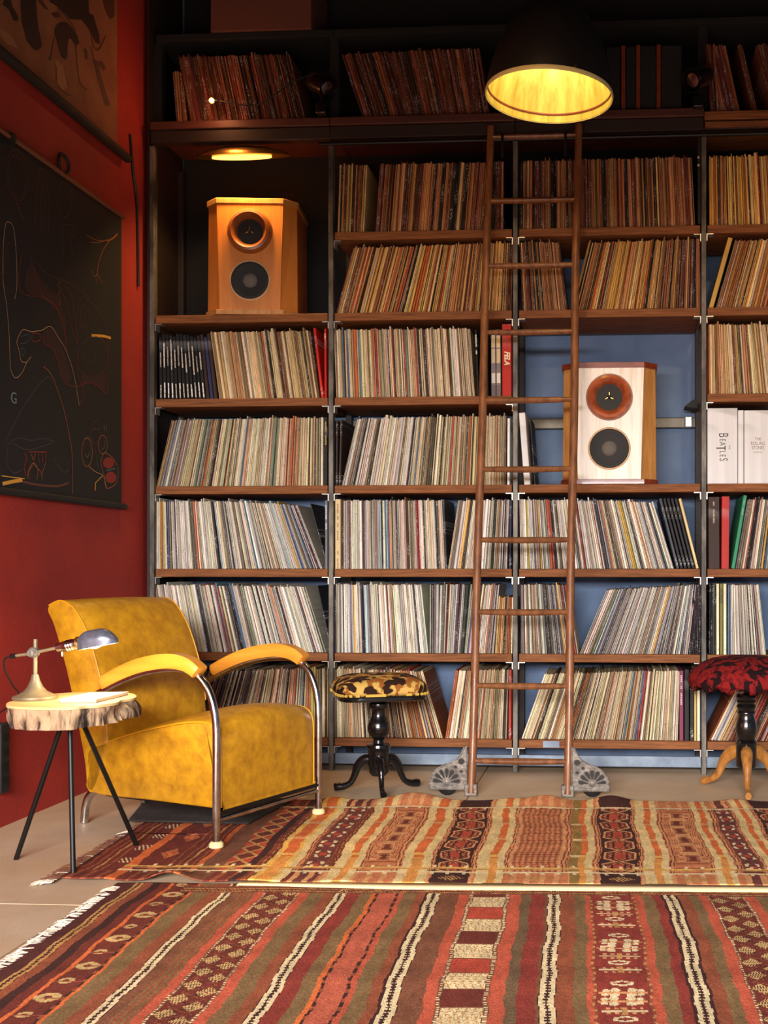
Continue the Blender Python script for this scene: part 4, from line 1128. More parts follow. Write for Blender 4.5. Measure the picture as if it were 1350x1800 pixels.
extrude_across(back_prof, 0.252, 0.010, 'backrest', M_leather, ch, edge=0.007, puff=lambda p: min(1, max(0.1, (p[0] + 0.78) / 0.12)) * min(1, max(0, (p[1] - 0.2) / 0.2)))
# welts along both side seams
for sy in (-1, 1):
    y = sy * 0.2525
    p = [(-0.003, y, 0.125), (-0.003, y, 0.24), (-0.005, y, 0.335), (-0.014, y, 0.370), (-0.036, y, 0.391), (-0.08, y, 0.399), (-0.16, y, 0.393), (-0.28, y, 0.369), (-0.40, y, 0.339), (-0.49, y, 0.310)]
    MB().tube(smooth_path(p, 4), 0.0032, 6).build('piping', M_piping, ch)
    p = [(-0.505, y, 0.40), (-0.522, y, 0.50), (-0.554, y, 0.60), (-0.594, y, 0.69), (-0.645, y, 0.759), (-0.688, y, 0.787), (-0.728, y, 0.791), (-0.770, y, 0.775)]
    MB().tube(smooth_path(p, 4), 0.003, 6).build('piping', M_piping, ch)
    yt = sy * 0.279
    # chrome tube: front leg, bend, under the armrest, into the back
    p = [(0, yt, 0.020), (0, yt, 0.12), (0, yt, 0.24), (0.0, yt, 0.36), (-0.004, yt, 0.42), (-0.018, yt, 0.478), (-0.045, yt, 0.528), (-0.085, yt, 0.560), (-0.14, yt, 0.573), (-0.21, yt, 0.571), (-0.30, yt, 0.556), (-0.40, yt, 0.525), (-0.50, yt, 0.482), (-0.57, yt, 0.445), (-0.625, sy * 0.262, 0.425)]
    MB().tube(smooth_path(p, 5), 0.0128, 14).build('chrome_frame', M_chrome, ch)
    MB().lathe([(0.018, 0.0), (0.0235, 0.004), (0.0235, 0.014), (0.018, 0.021), (0.013, 0.022)], 24, Matrix.Translation((0, yt, 0))).build('foot', M_cream, ch)
    # armrest: a bent wooden bar, thicker in the middle
    mid = [(-0.490, 0.498), (-0.44, 0.522), (-0.38, 0.547), (-0.32, 0.567), (-0.26, 0.580), (-0.20, 0.588), (-0.15, 0.587), (-0.11, 0.578), (-0.082, 0.564), (-0.066, 0.552)]
    M = [(p.x, p.z) for p in smooth_path([(a, 0, b) for a, b in mid], 4)]
    n = len(M)
    mb = MB()
    vs, fs = [], []
    ring = [(-1, -0.55), (-0.8, -1), (0.8, -1), (1, -0.55), (1, 0.55), (0.8, 1), (-0.8, 1), (-1, 0.55)]
    for i, (x, z) in enumerate(M):
        a, b = M[max(i - 1, 0)], M[min(i + 1, n - 1)]
        t = Vector((b[0] - a[0], b[1] - a[1])).normalized()
        f = i / (n - 1)
        hz = 0.0205 + 0.004 * sin(pi * f)
        hy = 0.026
        e = 1.0
        if i == 0 or i == n - 1: e = 0.72
        for ry, rz in ring:
            vs.append((x - t.y * rz * hz * e, yt + ry * hy * e, z + t.x * rz * hz * e + 0.012))
    for i in range(n - 1):
        for k in range(8):
            fs.append((i * 8 + k, i * 8 + (k + 1) % 8, (i + 1) * 8 + (k + 1) % 8, (i + 1) * 8 + k))
    fs.append(tuple(range(8))[::-1]); fs.append(tuple((n - 1) * 8 + k for k in range(8)))
    mb.add(vs, [q[::-1] for q in fs])
    mb.build('armrest', M_armwood, ch, angle=40)
    # rear leg: bowed tube
    p = [(-0.50, sy * 0.148, 0.118), (-0.60, sy * 0.148, 0.122), (-0.655, sy * 0.148, 0.112), (-0.690, sy * 0.148, 0.085), (-0.706, sy * 0.148, 0.045), (-0.713, sy * 0.148, -0.008)]
    MB().tube(smooth_path(p, 5), 0.0145, 14).build('rear_leg', M_chrome, ch)
    for z in (0.108, 0.175):
        MB().tube([(-0.012, yt - sy * 0.0, z), (-0.012, yt - sy * 0.026, z)], 0.005, 8).build('bolt', M_chrome, ch)
for z in (0.110, 0.088):
    MB().tube([(0.0, -0.279, z), (0.0, 0.279, z)], 0.008, 10).build('front_rail', M_ironbolt if z > 0.1 else M_chrome, ch)
for y in (-0.2, 0.2):
    MB().tube([(0.0, y, 0.110), (-0.55, y, 0.116)], 0.008, 8).build('under_rail', M_ironbolt, ch)

# dark mat below the chair
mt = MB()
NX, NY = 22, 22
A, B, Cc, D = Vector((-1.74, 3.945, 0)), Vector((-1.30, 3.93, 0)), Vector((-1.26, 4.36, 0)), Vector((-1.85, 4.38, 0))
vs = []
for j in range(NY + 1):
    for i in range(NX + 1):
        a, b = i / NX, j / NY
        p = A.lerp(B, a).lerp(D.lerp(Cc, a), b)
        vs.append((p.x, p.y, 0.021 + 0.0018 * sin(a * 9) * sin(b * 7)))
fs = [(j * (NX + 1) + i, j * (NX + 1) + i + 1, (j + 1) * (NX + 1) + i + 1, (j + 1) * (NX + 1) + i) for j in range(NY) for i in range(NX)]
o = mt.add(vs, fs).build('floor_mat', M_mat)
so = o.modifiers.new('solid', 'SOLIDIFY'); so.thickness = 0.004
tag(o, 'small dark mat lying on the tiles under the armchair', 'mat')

# ------------------------------------------------------------------ live-edge side table
tb = empty('side_table', (-1.665, 3.37, 0), 0, 'small tripod table with a thick live-edge wood slab top and black rod legs', 'side table')
inv_tb = Matrix.Translation((1.665, -3.37, 0))
outl = [(-1.812, 3.30), (-1.822, 3.40), (-1.797, 3.49), (-1.730, 3.553), (-1.645, 3.57), (-1.565, 3.548), (-1.503, 3.47), (-1.482, 3.40), (-1.496, 3.345), (-1.482, 3.285), (-1.505, 3.222), (-1.535, 3.20), (-1.555, 3.165), (-1.62, 3.155), (-1.70, 3.160), (-1.765, 3.193), (-1.798, 3.245)]
ol = smooth_loop([(a, b, 0) for a, b in outl], 5)
top = [(p.x, p.y, 0.520) for p in ol]
part(MB().add([(p.x, p.y, 0.5115) for p in ol] + top, [tuple(range(len(ol)))[::-1], tuple(range(len(ol), 2 * len(ol)))] + [(i, (i + 1) % len(ol), len(ol) + (i + 1) % len(ol), len(ol) + i) for i in range(len(ol))]), 'tabletop', M_slab, tb, inv_tb, bevel=0.001)
random.seed(5)
n = len(ol)
cx, cy = -1.665, 3.37
vs, fs = [], []
lv = 6
nz = [random.uniform(-1, 1) for _ in range(n)]
nz2 = [(nz[i - 1] + 2 * nz[i] + nz[(i + 1) % n]) / 4 for i in range(n)]
for k in range(lv):
    f = k / (lv - 1)
    for i, p in enumerate(ol):
        d = Vector((p.x - cx, p.y - cy, 0)).normalized()
        right = max(0, d.x) ** 2
        o = -0.004 + 0.010 * sin(pi * f) * nz2[i] * 1.6 + 0.004 * nz[i] * sin(3 * f + i) + (0.020 * right - 0.008 * (1 - right)) * f
        if d.x > 0.5 and d.y < -0.2 and f > 0.3: o -= 0.02 * f * abs(sin(i * 0.9))
        vs.append((p.x + d.x * o, p.y + d.y * o, 0.5112 - 0.060 * f + (0.012 * right * f)))
for k in range(lv - 1):
    for i in range(n):
        fs.append((k * n + i, (k + 1) * n + i, (k + 1) * n + (i + 1) % n, k * n + (i + 1) % n))
fs.append(tuple(range(n))); fs.append(tuple((lv - 1) * n + i for i in range(n))[::-1])
part(MB().add(vs, fs), 'bark_edge', M_bark, tb, inv_tb, angle=60)
for (x, y, xt, yt, zf) in ((-1.892, 3.470, -1.69, 3.372, 0.0), (-1.609, 3.272, -1.655, 3.345, 0.014), (-1.572, 3.629, -1.642, 3.392, 0.012)):
    part(MB().tube([(x, y, zf + 0.001), (xt, yt, 0.453)], 0.0078, 12), 'leg', M_rod, tb, inv_tb)
part(MB().lathe([(0.055, 0.449), (0.055, 0.4555)], 24, Matrix.Translation((-1.662, 3.37, 0))), 'mounting_plate', M_rod, tb, inv_tb)

# ------------------------------------------------------------------ desk lamp
lx, ly, lz = -1.766, 3.349, 0.5203
dl = empty('desk_lamp', (lx, ly, lz), 0, 'old grey metal desk lamp with clamp joint, lit, on the live-edge table', 'desk lamp')
MB().lathe([(0.064, 0.0), (0.066, 0.004), (0.064, 0.010), (0.050, 0.015), (0.034, 0.024), (0.022, 0.038), (0.014, 0.056), (0.0095, 0.075)], 36).build('base', M_lampiron, dl)
MB().tube([(0, 0, 0.07), (0.001, 0, 0.182)], 0.0062, 12).build('post', M_lampiron, dl)
MB().lathe([(0.0125, -0.011), (0.0165, -0.007), (0.0165, 0.007), (0.0125, 0.011)], 18, frame_y((-0.004, 0.0, 0.142))).build('clamp_joint', M_iron, dl)
MB().lathe([(0.011, 0.0), (0.011, 0.004), (0.006, 0.006), (0.006, 0.010)], 12, frame_y((-0.008, -0.012, 0.140))).build('wing_knob', M_iron, dl)
MB().tube([(-0.072, 0, 0.130), (-0.02, 0, 0.137), (0.03, 0.0, 0.148), (0.072, 0, 0.157)], 0.0050, 10).build('arm', M_lampiron, dl)
MB().tube([(-0.077, 0, 0.1292), (-0.060, 0, 0.1315)], 0.0075, 10).build('cord_grip', M_black, dl)
ax = Vector((1, 0, 0.19)).normalized()
Rl = ax.to_track_quat('Z', 'Y').to_matrix().to_4x4()
T = Matrix.Translation((0.066, 0, 0.156)) @ Rl
MB().lathe([(0.0095, 0), (0.0135, 0.004), (0.0145, 0.018), (0.0165, 0.034), (0.018, 0.036), (0.0165, 0.040), (0.018, 0.044), (0.0165, 0.048), (0.018, 0.052), (0.0165, 0.056), (0.0175, 0.066)], 24, T).build('socket', M_chrome, dl)
MB().lathe([(0.0175, 0.066), (0.0215, 0.068), (0.0215, 0.074), (0.017, 0.077)], 24, T).build('shade_collar', M_brass, dl)
MB().tube([(0.085, -0.003, 0.143), (0.086, -0.004, 0.133), (0.088, -0.004, 0.130)], 0.003, 8).build('switch_key', M_chrome, dl)
# half-dome shade: quarter ellipsoid open below and ahead
S0 = Vector((0.140, 0, 0.170))
vs, fs = [], []
NU, NV = 20, 20
Ls, Rr, SK = 0.122, 0.031, 0.020          # length, half width, skirt below the axis
for thick in (0.0, 0.0018):
    for i in range(NU + 1):
        f = i / NU
        k = (0.62 + 0.38 * min(1, f / 0.16) ** 0.6)
        if f > 0.5: k = sqrt(max(0.0, 1 - ((f - 0.5) / 0.5) ** 2))
        r = max(Rr * k - thick, 0.0008)
        for j in range(NV + 1):
            u = j / NV
            if u < 0.2: y_, z_ = r, -SK + (SK * u / 0.2)
            elif u > 0.8: y_, z_ = -r, -SK * (u - 0.8) / 0.2
            else:
                t = pi * (u - 0.2) / 0.6
                y_, z_ = r * cos(t), r * sin(t) * 1.08
            if f > 0.5: z_ = -SK + (z_ + SK) * max(k, 0.04)
            vs.append(S0 + ax * (f * Ls) + Vector((0, y_, z_)))
m1 = (NU + 1) * (NV + 1)
for i in range(NU):
    for j in range(NV):
        q = (i * (NV + 1) + j, i * (NV + 1) + j + 1, (i + 1) * (NV + 1) + j + 1, (i + 1) * (NV + 1) + j)
        fs.append(q[::-1])
        fs.append(tuple(v + m1 for v in q))
for i in range(NU):
    for j in (0, NV):
        a, b = i * (NV + 1) + j, (i + 1) * (NV + 1) + j
        fs.append((a, b, b + m1, a + m1) if j == 0 else (b, a, a + m1, b + m1))
MB().add(vs, fs).build('shade', M_lampgrey, dl, angle=60)
Tb = Matrix.Translation(S0 + Vector((0.004, 0, -0.004))) @ Rl
M_deskbulb = mat('desk_bulb', (255, 236, 190), emit=(255, 214, 140), estr=25)
MB().lathe([(0.010, 0.0), (0.012, 0.012), (0.018, 0.030), (0.0205, 0.044), (0.017, 0.058), (0.008, 0.066), (0.002, 0.067)], 20, Tb).build('bulb', M_deskbulb, dl)
lamp_light('desk_lamp_light', 'POINT', dl, (0.190, 0, 0.150), 8.0, (1.0, 0.80, 0.46), shadow_soft_size=0.012)
# flex down to the wall
cp = [(lx - 0.077, ly, lz + 0.129), (lx - 0.098, ly + 0.004, lz + 0.120), (lx - 0.106, ly + 0.02, lz + 0.085), (lx - 0.103, ly + 0.06, lz + 0.035), (lx - 0.118, ly + 0.12, lz - 0.01), (-2.02, 3.56, 0.43), (-2.12, 3.72, 0.37), (-2.158, 3.845, 0.372)]
part(MB().tube(smooth_path(cp, 6), 0.0026, 7), 'power_cord', M_cable, dl, Matrix.Translation((-lx, -ly, -lz)))
ps = empty('power_strip', (-2.158, 3.86, 0.13), 0, 'black power strip hung upright on the red wall at the edge of view', 'power strip')
MB().box((-0.0215, -0.03, 0), (0.016, 0.03, 0.245)).build('strip_body', M_blackmat, ps, bevel=0.006)
for i in range(4):
    MB().lathe([(0.016, 0), (0.0175, 0.002), (0.014, 0.003)], 18, Matrix.Translation((0.016, 0, 0.04 + i * 0.052)) @ Matrix.Rotation(radians(90), 4, 'Y')).build('socket', M_cable, ps)
# magazine on the table
mg = empty('magazine', (0, 0, 0), 0, 'pale magazine lying flat on the live-edge table beside the lamp', 'magazine')
q = [(-1.645, 3.262), (-1.538, 3.270), (-1.532, 3.475), (-1.640, 3.440)]
MB().prism(q, 0.5206, 0.5296, 'xy').build('pages', M_pages, mg, bevel=0.0006)
MB().prism([(x + dx * 0.0015, y + dy * 0.0015) for (x, y), (dx, dy) in zip(q, ((-1, -1), (1, -1), (1, 1), (-1, 1)))], 0.5298, 0.5310, 'xy').build('cover', M_paper, mg)

# ------------------------------------------------------------------ stools
def spots_mat(name, base, c1, c2, scale, thr, rough=0.9):
    k = NT(name)
    tc = k.n('ShaderNodeTexCoord')
    n1 = k.n('ShaderNodeTexNoise'); n1.inputs['Scale'].default_value = scale; n1.inputs['Detail'].default_value = 1.5; n1.inputs['Distortion'].default_value = 0.6
    n2 = k.n('ShaderNodeTexNoise'); n2.inputs['Scale'].default_value = scale * 1.7; n2.inputs['Detail'].default_value = 2
    mp = k.n('ShaderNodeMapping'); mp.inputs['Location'].default_value = (3.1, 1.7, 0.4)
    k.l(tc.outputs['Object'], n1.inputs['Vector']); k.l(tc.outputs['Object'], mp.inputs['Vector']); k.l(mp.outputs[0], n2.inputs['Vector'])
    r1 = k.n('ShaderNodeValToRGB'); r1.color_ramp.elements[0].position = thr; r1.color_ramp.elements[1].position = thr + 0.035
    r2 = k.n('ShaderNodeValToRGB'); r2.color_ramp.elements[0].position = thr + 0.0; r2.color_ramp.elements[1].position = thr + 0.05
    k.l(n1.outputs[0], r1.inputs[0]); k.l(n2.outputs[0], r2.inputs[0])
    a = k.n('ShaderNodeMix', data_type='RGBA'); a.inputs['A'].default_value = rgba(c2); a.inputs['B'].default_value = rgba(base); k.l(r2.outputs[0], a.inputs['Factor'])
    b = k.n('ShaderNodeMix', data_type='RGBA'); b.inputs['A'].default_value = rgba(c1); k.l(a.outputs['Result'], b.inputs['B']); k.l(r1.outputs[0], b.inputs['Factor'])
    k.l(b.outputs['Result'], k.b.inputs['Base Color'])
    k.b.inputs['Roughness'].default_value = rough
    k.b.inputs['Specular IOR Level'].default_value = 0.15
    n3 = k.n('ShaderNodeTexNoise'); n3.inputs['Scale'].default_value = 220
    k.l(tc.outputs['Object'], n3.inputs['Vector'])
    bp = k.n('ShaderNodeBump'); bp.inputs['Strength'].default_value = 0.5; bp.inputs['Distance'].default_value = 0.004
    k.l(n3.outputs[0], bp.inputs['Height']); k.l(bp.outputs[0], k.b.inputs['Normal'])
    return k.m
M_leopard = spots_mat('leopard_plush', (192, 156, 82), (44, 24, 16), (140, 84, 34), 16, 0.47)
M_redplush = spots_mat('red_black_plush', (124, 26, 26), (30, 12, 14), (96, 16, 18), 26, 0.46)
def leg_cabriole(parent, ang, pts, m, wd):
    d = Vector((cos(ang), sin(ang), 0))
    P = smooth_path([(d.x * r, d.y * r, z) for r, z, _ in pts], 5)
    W = smooth_path([(wv, 0, 0) for _, _, wv in pts], 5)
    mb = MB()
    s = Vector((-d.y, d.x, 0))
    vs, fs = [], []
    n = 10
    for i, p in enumerate(P):
        t = (P[min(i + 1, len(P) - 1)] - P[max(i - 1, 0)]).normalized()
        u = t.cross(s).normalized()
        wv = W[i].x
        for k in range(n):
            a = 2 * pi * k / n
            vs.append(p + u * cos(a) * wv + s * sin(a) * wv * wd)
    for i in range(len(P) - 1):
        for k in range(n):
            fs.append((i * n + k, i * n + (k + 1) % n, (i + 1) * n + (k + 1) % n, (i + 1) * n + k))
    fs.append(tuple(range(n))[::-1]); fs.append(tuple((len(P) - 1) * n + k for k in range(n)))
    mb.add(vs, fs)
    return mb.build('leg', m, parent, angle=60)

st = empty('piano_stool', (-0.983, 4.635, 0), 0, 'small leopard-print piano stool on a black turned pedestal before the shelving', 'stool')
MB().lathe([(0.004, 0.060), (0.030, 0.066), (0.040, 0.078), (0.044, 0.110), (0.044, 0.160), (0.046, 0.178), (0.050, 0.184), (0.048, 0.194), (0.024, 0.200), (0.021, 0.212), (0.030, 0.222), (0.042, 0.240), (0.0465, 0.258), (0.0455, 0.272), (0.044, 0.276), (0.044, 0.280), (0.038, 0.292), (0.031, 0.308), (0.029, 0.328), (0.031, 0.338), (0.040, 0.344), (0.0435, 0.352), (0.042, 0.362), (0.030, 0.370), (0.022, 0.374), (0.022, 0.392)], 40).build('pedestal', M_black, st)
for a in (-72, 180 + 2, 36):
    leg_cabriole(st, radians(a) if a != 36 else radians(36), [(0.030, 0.130, 0.024), (0.062, 0.128, 0.022), (0.088, 0.100, 0.018), (0.100, 0.066, 0.014), (0.118, 0.034, 0.0125), (0.146, 0.020, 0.0145), (0.170, 0.018, 0.017), (0.184, 0.0165, 0.0155)], M_black, 0.8)
def superell(a, b, e, n, rot):
    out = []
    for k in range(n):
        t = 2 * pi * k / n
        c, s = cos(t), sin(t)
        x = a * abs(c) ** (2 / e) * (1 if c > 0 else -1)
        y = b * abs(s) ** (2 / e) * (1 if s > 0 else -1)
        out.append((x * cos(rot) - y * sin(rot), x * sin(rot) + y * cos(rot)))
    return out
def cushion(rows, e, n, rot, wob=None):
    mb = MB()
    vs, fs = [], []
    for j, (r, z) in enumerate(rows):
        for k, (x, y) in enumerate(superell(r, r, e, n, rot)):
            dz = wob(j, k) if wob else 0
            vs.append((x, y, z + dz))
    for j in range(len(rows) - 1):
        for k in range(n):
            fs.append((j * n + k, j * n + (k + 1) % n, (j + 1) * n + (k + 1) % n, (j + 1) * n + k))
    fs.append(tuple(range(n))[::-1]); fs.append(tuple((len(rows) - 1) * n + k for k in range(n)))
    return mb.add(vs, fs)
rot = radians(21)
cushion([(0.165, 0.386), (0.176, 0.389), (0.178, 0.398), (0.174, 0.408)], 6, 64, rot).build('seat_base', M_black, st)
cushion([(0.168, 0.4085), (0.184, 0.420), (0.186, 0.432), (0.178, 0.450), (0.160, 0.466), (0.125, 0.478), (0.075, 0.484), (0.02, 0.486)], 5, 72, rot).build('cushion', M_leopard, st, angle=70)
trim = superell(0.1835, 0.1835, 5.5, 60, rot)
mb = MB()
for k, (x, y) in enumerate(trim):
    if k % 2 == 0:
        nx, ny = trim[(k + 1) % 60]
        mb.tube([(x, y, 0.414), (nx, ny, 0.414)], 0.006, 6)
o = mb.build('gimp_trim', mat('yellow_gimp', (196, 160, 64), rough=0.9), st)
o['kind'] = 'stuff'

s2 = empty('red_stool', (0.530, 4.75, 0), 0, 'round stool with red and black plush seat, black pedestal and golden wooden feet', 'stool')
MB().lathe([(0.03, 0.095), (0.040, 0.098), (0.0425, 0.110), (0.0425, 0.186), (0.044, 0.196), (0.046, 0.200), (0.041, 0.206), (0.036, 0.214), (0.040, 0.232), (0.0445, 0.252), (0.044, 0.270), (0.038, 0.292), (0.033, 0.310), (0.0335, 0.316), (0.038, 0.320), (0.038, 0.325), (0.0345, 0.330), (0.037, 0.338), (0.0405, 0.346), (0.037, 0.354), (0.0335, 0.358), (0.038, 0.364), (0.040, 0.369), (0.036, 0.374), (0.040, 0.379), (0.0425, 0.388), (0.039, 0.397), (0.012, 0.400), (0.0095, 0.404), (0.0095, 0.432)], 40).build('pedestal', M_black, s2)
for a in (-94, 146, 26):
    leg_cabriole(s2, radians(a), [(0.020, 0.165, 0.026), (0.060, 0.155, 0.030), (0.098, 0.122, 0.024), (0.118, 0.084, 0.0185), (0.135, 0.050, 0.016), (0.162, 0.030, 0.0145), (0.190, 0.020, 0.0155), (0.208, 0.0165, 0.0155)], M_goldwood, 0.85)
random.seed(3)
hem = [0.010 * sin(k * 0.9) + 0.007 * sin(k * 2.3 + 1) + random.uniform(-0.002, 0.002) for k in range(96)]
cushion([(0.150, 0.440), (0.205, 0.433), (0.228, 0.428), (0.238, 0.440), (0.240, 0.456), (0.234, 0.478), (0.218, 0.502), (0.186, 0.526), (0.140, 0.545), (0.08, 0.556), (0.02, 0.559)], 2.1, 96, 0.3, wob=lambda j, k: hem[k] if j in (1, 2) else (hem[k] * 0.4 if j in (0, 3) else 0)).build('plush_seat', M_redplush, s2, angle=80)
MB().lathe([(0.11, 0.430), (0.11, 0.440)], 32).build('seat_base', M_black, s2)

# ------------------------------------------------------------------ kilims
K = {n: lin(c) for n, c in dict(maroon=(112, 46, 34), maroon2=(84, 40, 36), red=(180, 66, 42), rust=(146, 76, 46), dark=(68, 36, 32), orange=(214, 104, 40), brown=(126, 76, 50), green=(128, 98, 60), green2=(114, 88, 60), coral=(192, 84, 54), coral2=(188, 90, 62), crimson=(142, 52, 40), cream=(222, 192, 130), yellow=(226, 176, 74), peach=(198, 118, 72), peach2=(214, 150, 94), olive=(150, 116, 56), purple=(112, 54, 48), white=(224, 202, 154), ochre=(190, 140, 74), cream2=(200, 166, 104)).items()}
rng = np.random.default_rng(4)
def stripe_colors(name, X, Y, x0, x1):
    """colours of one warp stripe; X, Y are cell-centre arrays (metres)"""
    a = (X - x0) / (x1 - x0)
    out = np.empty(X.shape + (3,), np.float32)
    def base(n): out[...] = K[n]
    def put(mask, n): out[mask] = K[n]
    w = x1 - x0
    if name in K: base(name)
    elif name in ('chain', 'chain_tan'):
        base('white' if name == 'chain' else 'ochre')
        core = (a > 0.33) & (a < 0.67)
        put(core, 'dark')
        ph = (Y / 0.016) % 1.0
        put(core & (abs(a - 0.5) < 0.05 + 0.22 * (abs(ph - 0.5) < 0.2)) & (ph > 0.28) & (ph < 0.72) & (abs(a - 0.5) > 0.06), 'white' if name == 'chain' else 'ochre')
        put((a < 0.05) | (a > 0.95), 'dark')
    elif name == 'greenrust':
        base('rust'); put(((a * 3 + np.sin(Y * 9) * 0.4) % 1.0) > 0.55, 'green')
    elif name == 'dash':
        base('rust'); put(((Y / 0.05) % 1) < 0.6, 'dark')
    elif name == 'dashy':
        base('rust'); put(((Y / 0.035) % 1) < 0.4, 'ochre')
    elif name == 'dots':
        base('brown'); put((((Y / 0.013) % 1) < 0.5) & (abs(a - 0.5) < 0.3), 'white')
    elif name == 'rosette':
        base('maroon')
        ph = (Y / 0.19) % 1.0
        q = np.hypot((a - 0.5) * w, (ph - 0.5) * 0.19)
        put((q < 0.026) & (q > 0.010), 'cream2')
        put((abs(ph - 0.5) < 0.06) & (abs(a - 0.5) > 0.22) & (abs(a - 0.5) < 0.46), 'cream2')
        ph2 = ((Y + 0.095) / 0.19) % 1.0
        q2 = np.hypot((a - 0.4) * w, (ph2 - 0.5) * 0.19)
        put((q2 < 0.017) & (q2 > 0.006), 'cream2')
        put((ph > 0.96) | ((ph2 > 0.97) & (a > 0.3)), 'rust')
    elif name == 'zigzag':
        base('maroon')
        ph = (Y / 0.082) % 1.0
        tri = abs(ph - 0.5) * 2
        put(abs(a - (0.12 + 0.76 * tri)) < 0.06, 'dark')
        put(abs(a - (0.88 - 0.76 * tri)) < 0.03, 'rust')
        for ac, po in ((0.24, 0.0), (0.76, 0.5)):
            p3 = abs(((ph + po) % 1.0) - 0.5)
            d = abs(a - ac) / 0.27 + p3 / 0.36
            put((d < 1) & (((a * 30 + Y * 300) % 2.0) < 1.35), 'cream2')
    elif name == 'blocks':
        per = 0.40
        ph = (Y / per) % 1.0
        idx = np.floor(ph * 4).astype(int)
        f = (ph * 4) % 1.0
        base('maroon')
        put(idx == 1, 'red')
        st_ = ((idx == 0) | (idx == 2))
        put(idx == 3, 'maroon')
        lines = (np.sin((a * 5 + 0.5 * np.sin(f * 14)) * 6.28) * 0.3 + f * 6) % 1.0 < 0.72
        out[st_] = K['ochre']
        put(st_ & lines, 'white')
        put(f < 0.05, 'brown')
    elif name == 'flowers':
        base('crimson')
        per = 0.33
        ph = ((Y + 0.05) % per) / per
        u = abs(a - 0.5)
        for c0, kind in ((0.12, 1), (0.27, 0), (0.40, 1), (0.56, 2), (0.70, 2), (0.86, 0)):
            dy = (ph - c0) * per
            if kind == 1:
                put((abs(dy) < 0.0045) & (u < 0.42), 'white')
                put((abs(abs(dy) - 0.013) < 0.005) & (np.sin(a * 40) > 0.1) & (u < 0.36), 'peach2')
                put((abs(dy) < 0.02) & (u < 0.06), 'ochre')
            elif kind == 0:
                put((abs(abs(dy) + u * 0.045 - 0.013) < 0.0045) & (u < 0.22), 'white')
            else:
                put((abs(dy) < 0.004) & (u < 0.46), 'peach2')
                q = np.hypot((u - 0.16) * w * 1.0, (abs(dy) - 0.014))
                put((q < 0.011), 'white')
                q = np.hypot((u - 0.33) * w, (abs(dy) - 0.011))
                put((q < 0.008), 'white')
    # --- far kilim
    elif name == 'maroonlines':
        base('maroon'); put(abs((a * 4) % 1.0 - 0.5) < 0.16, 'rust')
        put((abs(a - 0.6) < 0.035), 'ochre')
    elif name == 'peachline':
        base('peach'); put(abs((a * 2.0) % 1.0 - 0.5) < 0.13, 'maroon'); put(abs(a - 0.5) < 0.12, 'peach2')
    elif name == 'whitemotif':
        base('maroon')
        ph = (Y / 0.16) % 1.0
        put((ph > 0.3) & (ph < 0.7) & (((a * 3 + ph * 5) % 1.0) < 0.35), 'white')
    elif name == 'triangles':
        base('maroon')
        ph = (Y / 0.22) % 1.0
        d = abs(a - 0.5) / 0.5 + abs(ph - 0.5) / 0.3
        put(d < 1.0, 'red'); put((d < 1.0) & (((a * 9) % 1) < 0.35), 'ochre'); put(d < 0.3, 'orange')
    elif name == 'hourglass':
        base('maroon')
        ph = (Y / 0.10) % 1.0
        put(abs(ph - 0.5) < abs(a - 0.5) * 0.9, 'red')
        put(abs(abs(ph - 0.5) - abs(a - 0.5)) < 0.09, 'ochre')
    elif name == 'crosses':
        base('purple')
        ph = (Y / 0.135) % 1.0
        u, v = abs(a - 0.5), abs(ph - 0.5)
        put((u < 0.16) & (v < 0.12), 'red')
        put((abs(u - 0.28) < 0.07) & (abs(v - 0.17) < 0.10), 'white')
        put((abs(u - 0.2) < 0.05) & (abs(v - 0.26) < 0.05), 'white')
        put(u > 0.46, 'rust')
    elif name == 'medallion':
        base('dark')
        ph = ((Y + 0.02) / 0.142) % 1.0
        u, v = abs(a - 0.5), abs(ph - 0.5)
        d = u / 0.46 + np.maximum(v - 0.12, 0) / 0.50
        hexm = (np.maximum(u / 0.45, u / 0.9 + v / 0.62))
        put(hexm < 0.93, 'peach2')
        put(hexm < 0.80, 'maroon')
        put((hexm < 0.66) & (((u * 8 + v * 5) % 1.0) < 0.45), 'peach')
        put((u < 0.16) & (v < 0.24), 'red')
        put((abs(u - 0.17) < 0.03) & (v < 0.26), 'dark')
        put((abs(a - 0.04) < 0.03) | (abs(a - 0.96) < 0.03), 'dark')
    elif name == 'panel':
        base('peach')
        yy = (Y - 0.24) / 0.74
        u = abs(a - 0.5)
        v = abs(yy - 0.5)
        nest = np.maximum(u * 2, v * 2 * 1.02 - 0.02 * 0)
        put((abs((nest * 7) % 1.0 - 0.5) < 0.16) & (nest > 0.55) & (nest < 1.0), 'peach2')
        put((abs((nest * 7) % 1.0 - 0.15) < 0.1) & (nest > 0.55), 'rust')
        inner = (u < 0.26) & (v < 0.47)
        ph = (yy * 6) % 1.0
        put(inner, 'peach2')
        put(inner & (u < 0.21) & (abs(ph - 0.5) < 0.34), 'rust')
        put(inner & (u < 0.12) & (abs(ph - 0.5) < 0.2), 'maroon')
        put(inner & (((Y / 0.02) % 1.0) < 0.3) & (u > 0.1), 'peach2')
    elif name == 'lattice':
        base('rust')
        p1 = (a * 9) % 1.0
        r_ = (Y / 0.062 + 0.5 * (np.floor(a * 9) % 2)) % 1.0
        put((abs(p1 - 0.5) < 0.12 + 0.25 * abs(r_ - 0.5)), 'peach')
        put((abs(r_ - 0.5) < 0.10) & (p1 > 0.1), 'red')
        put((((Y / 0.017) % 1.0) < 0.3) & (abs(p1 - 0.5) < 0.4), 'peach2')
        put((a < 0.06) | (a > 0.94), 'peach2')
    else: base('peach')
    return out

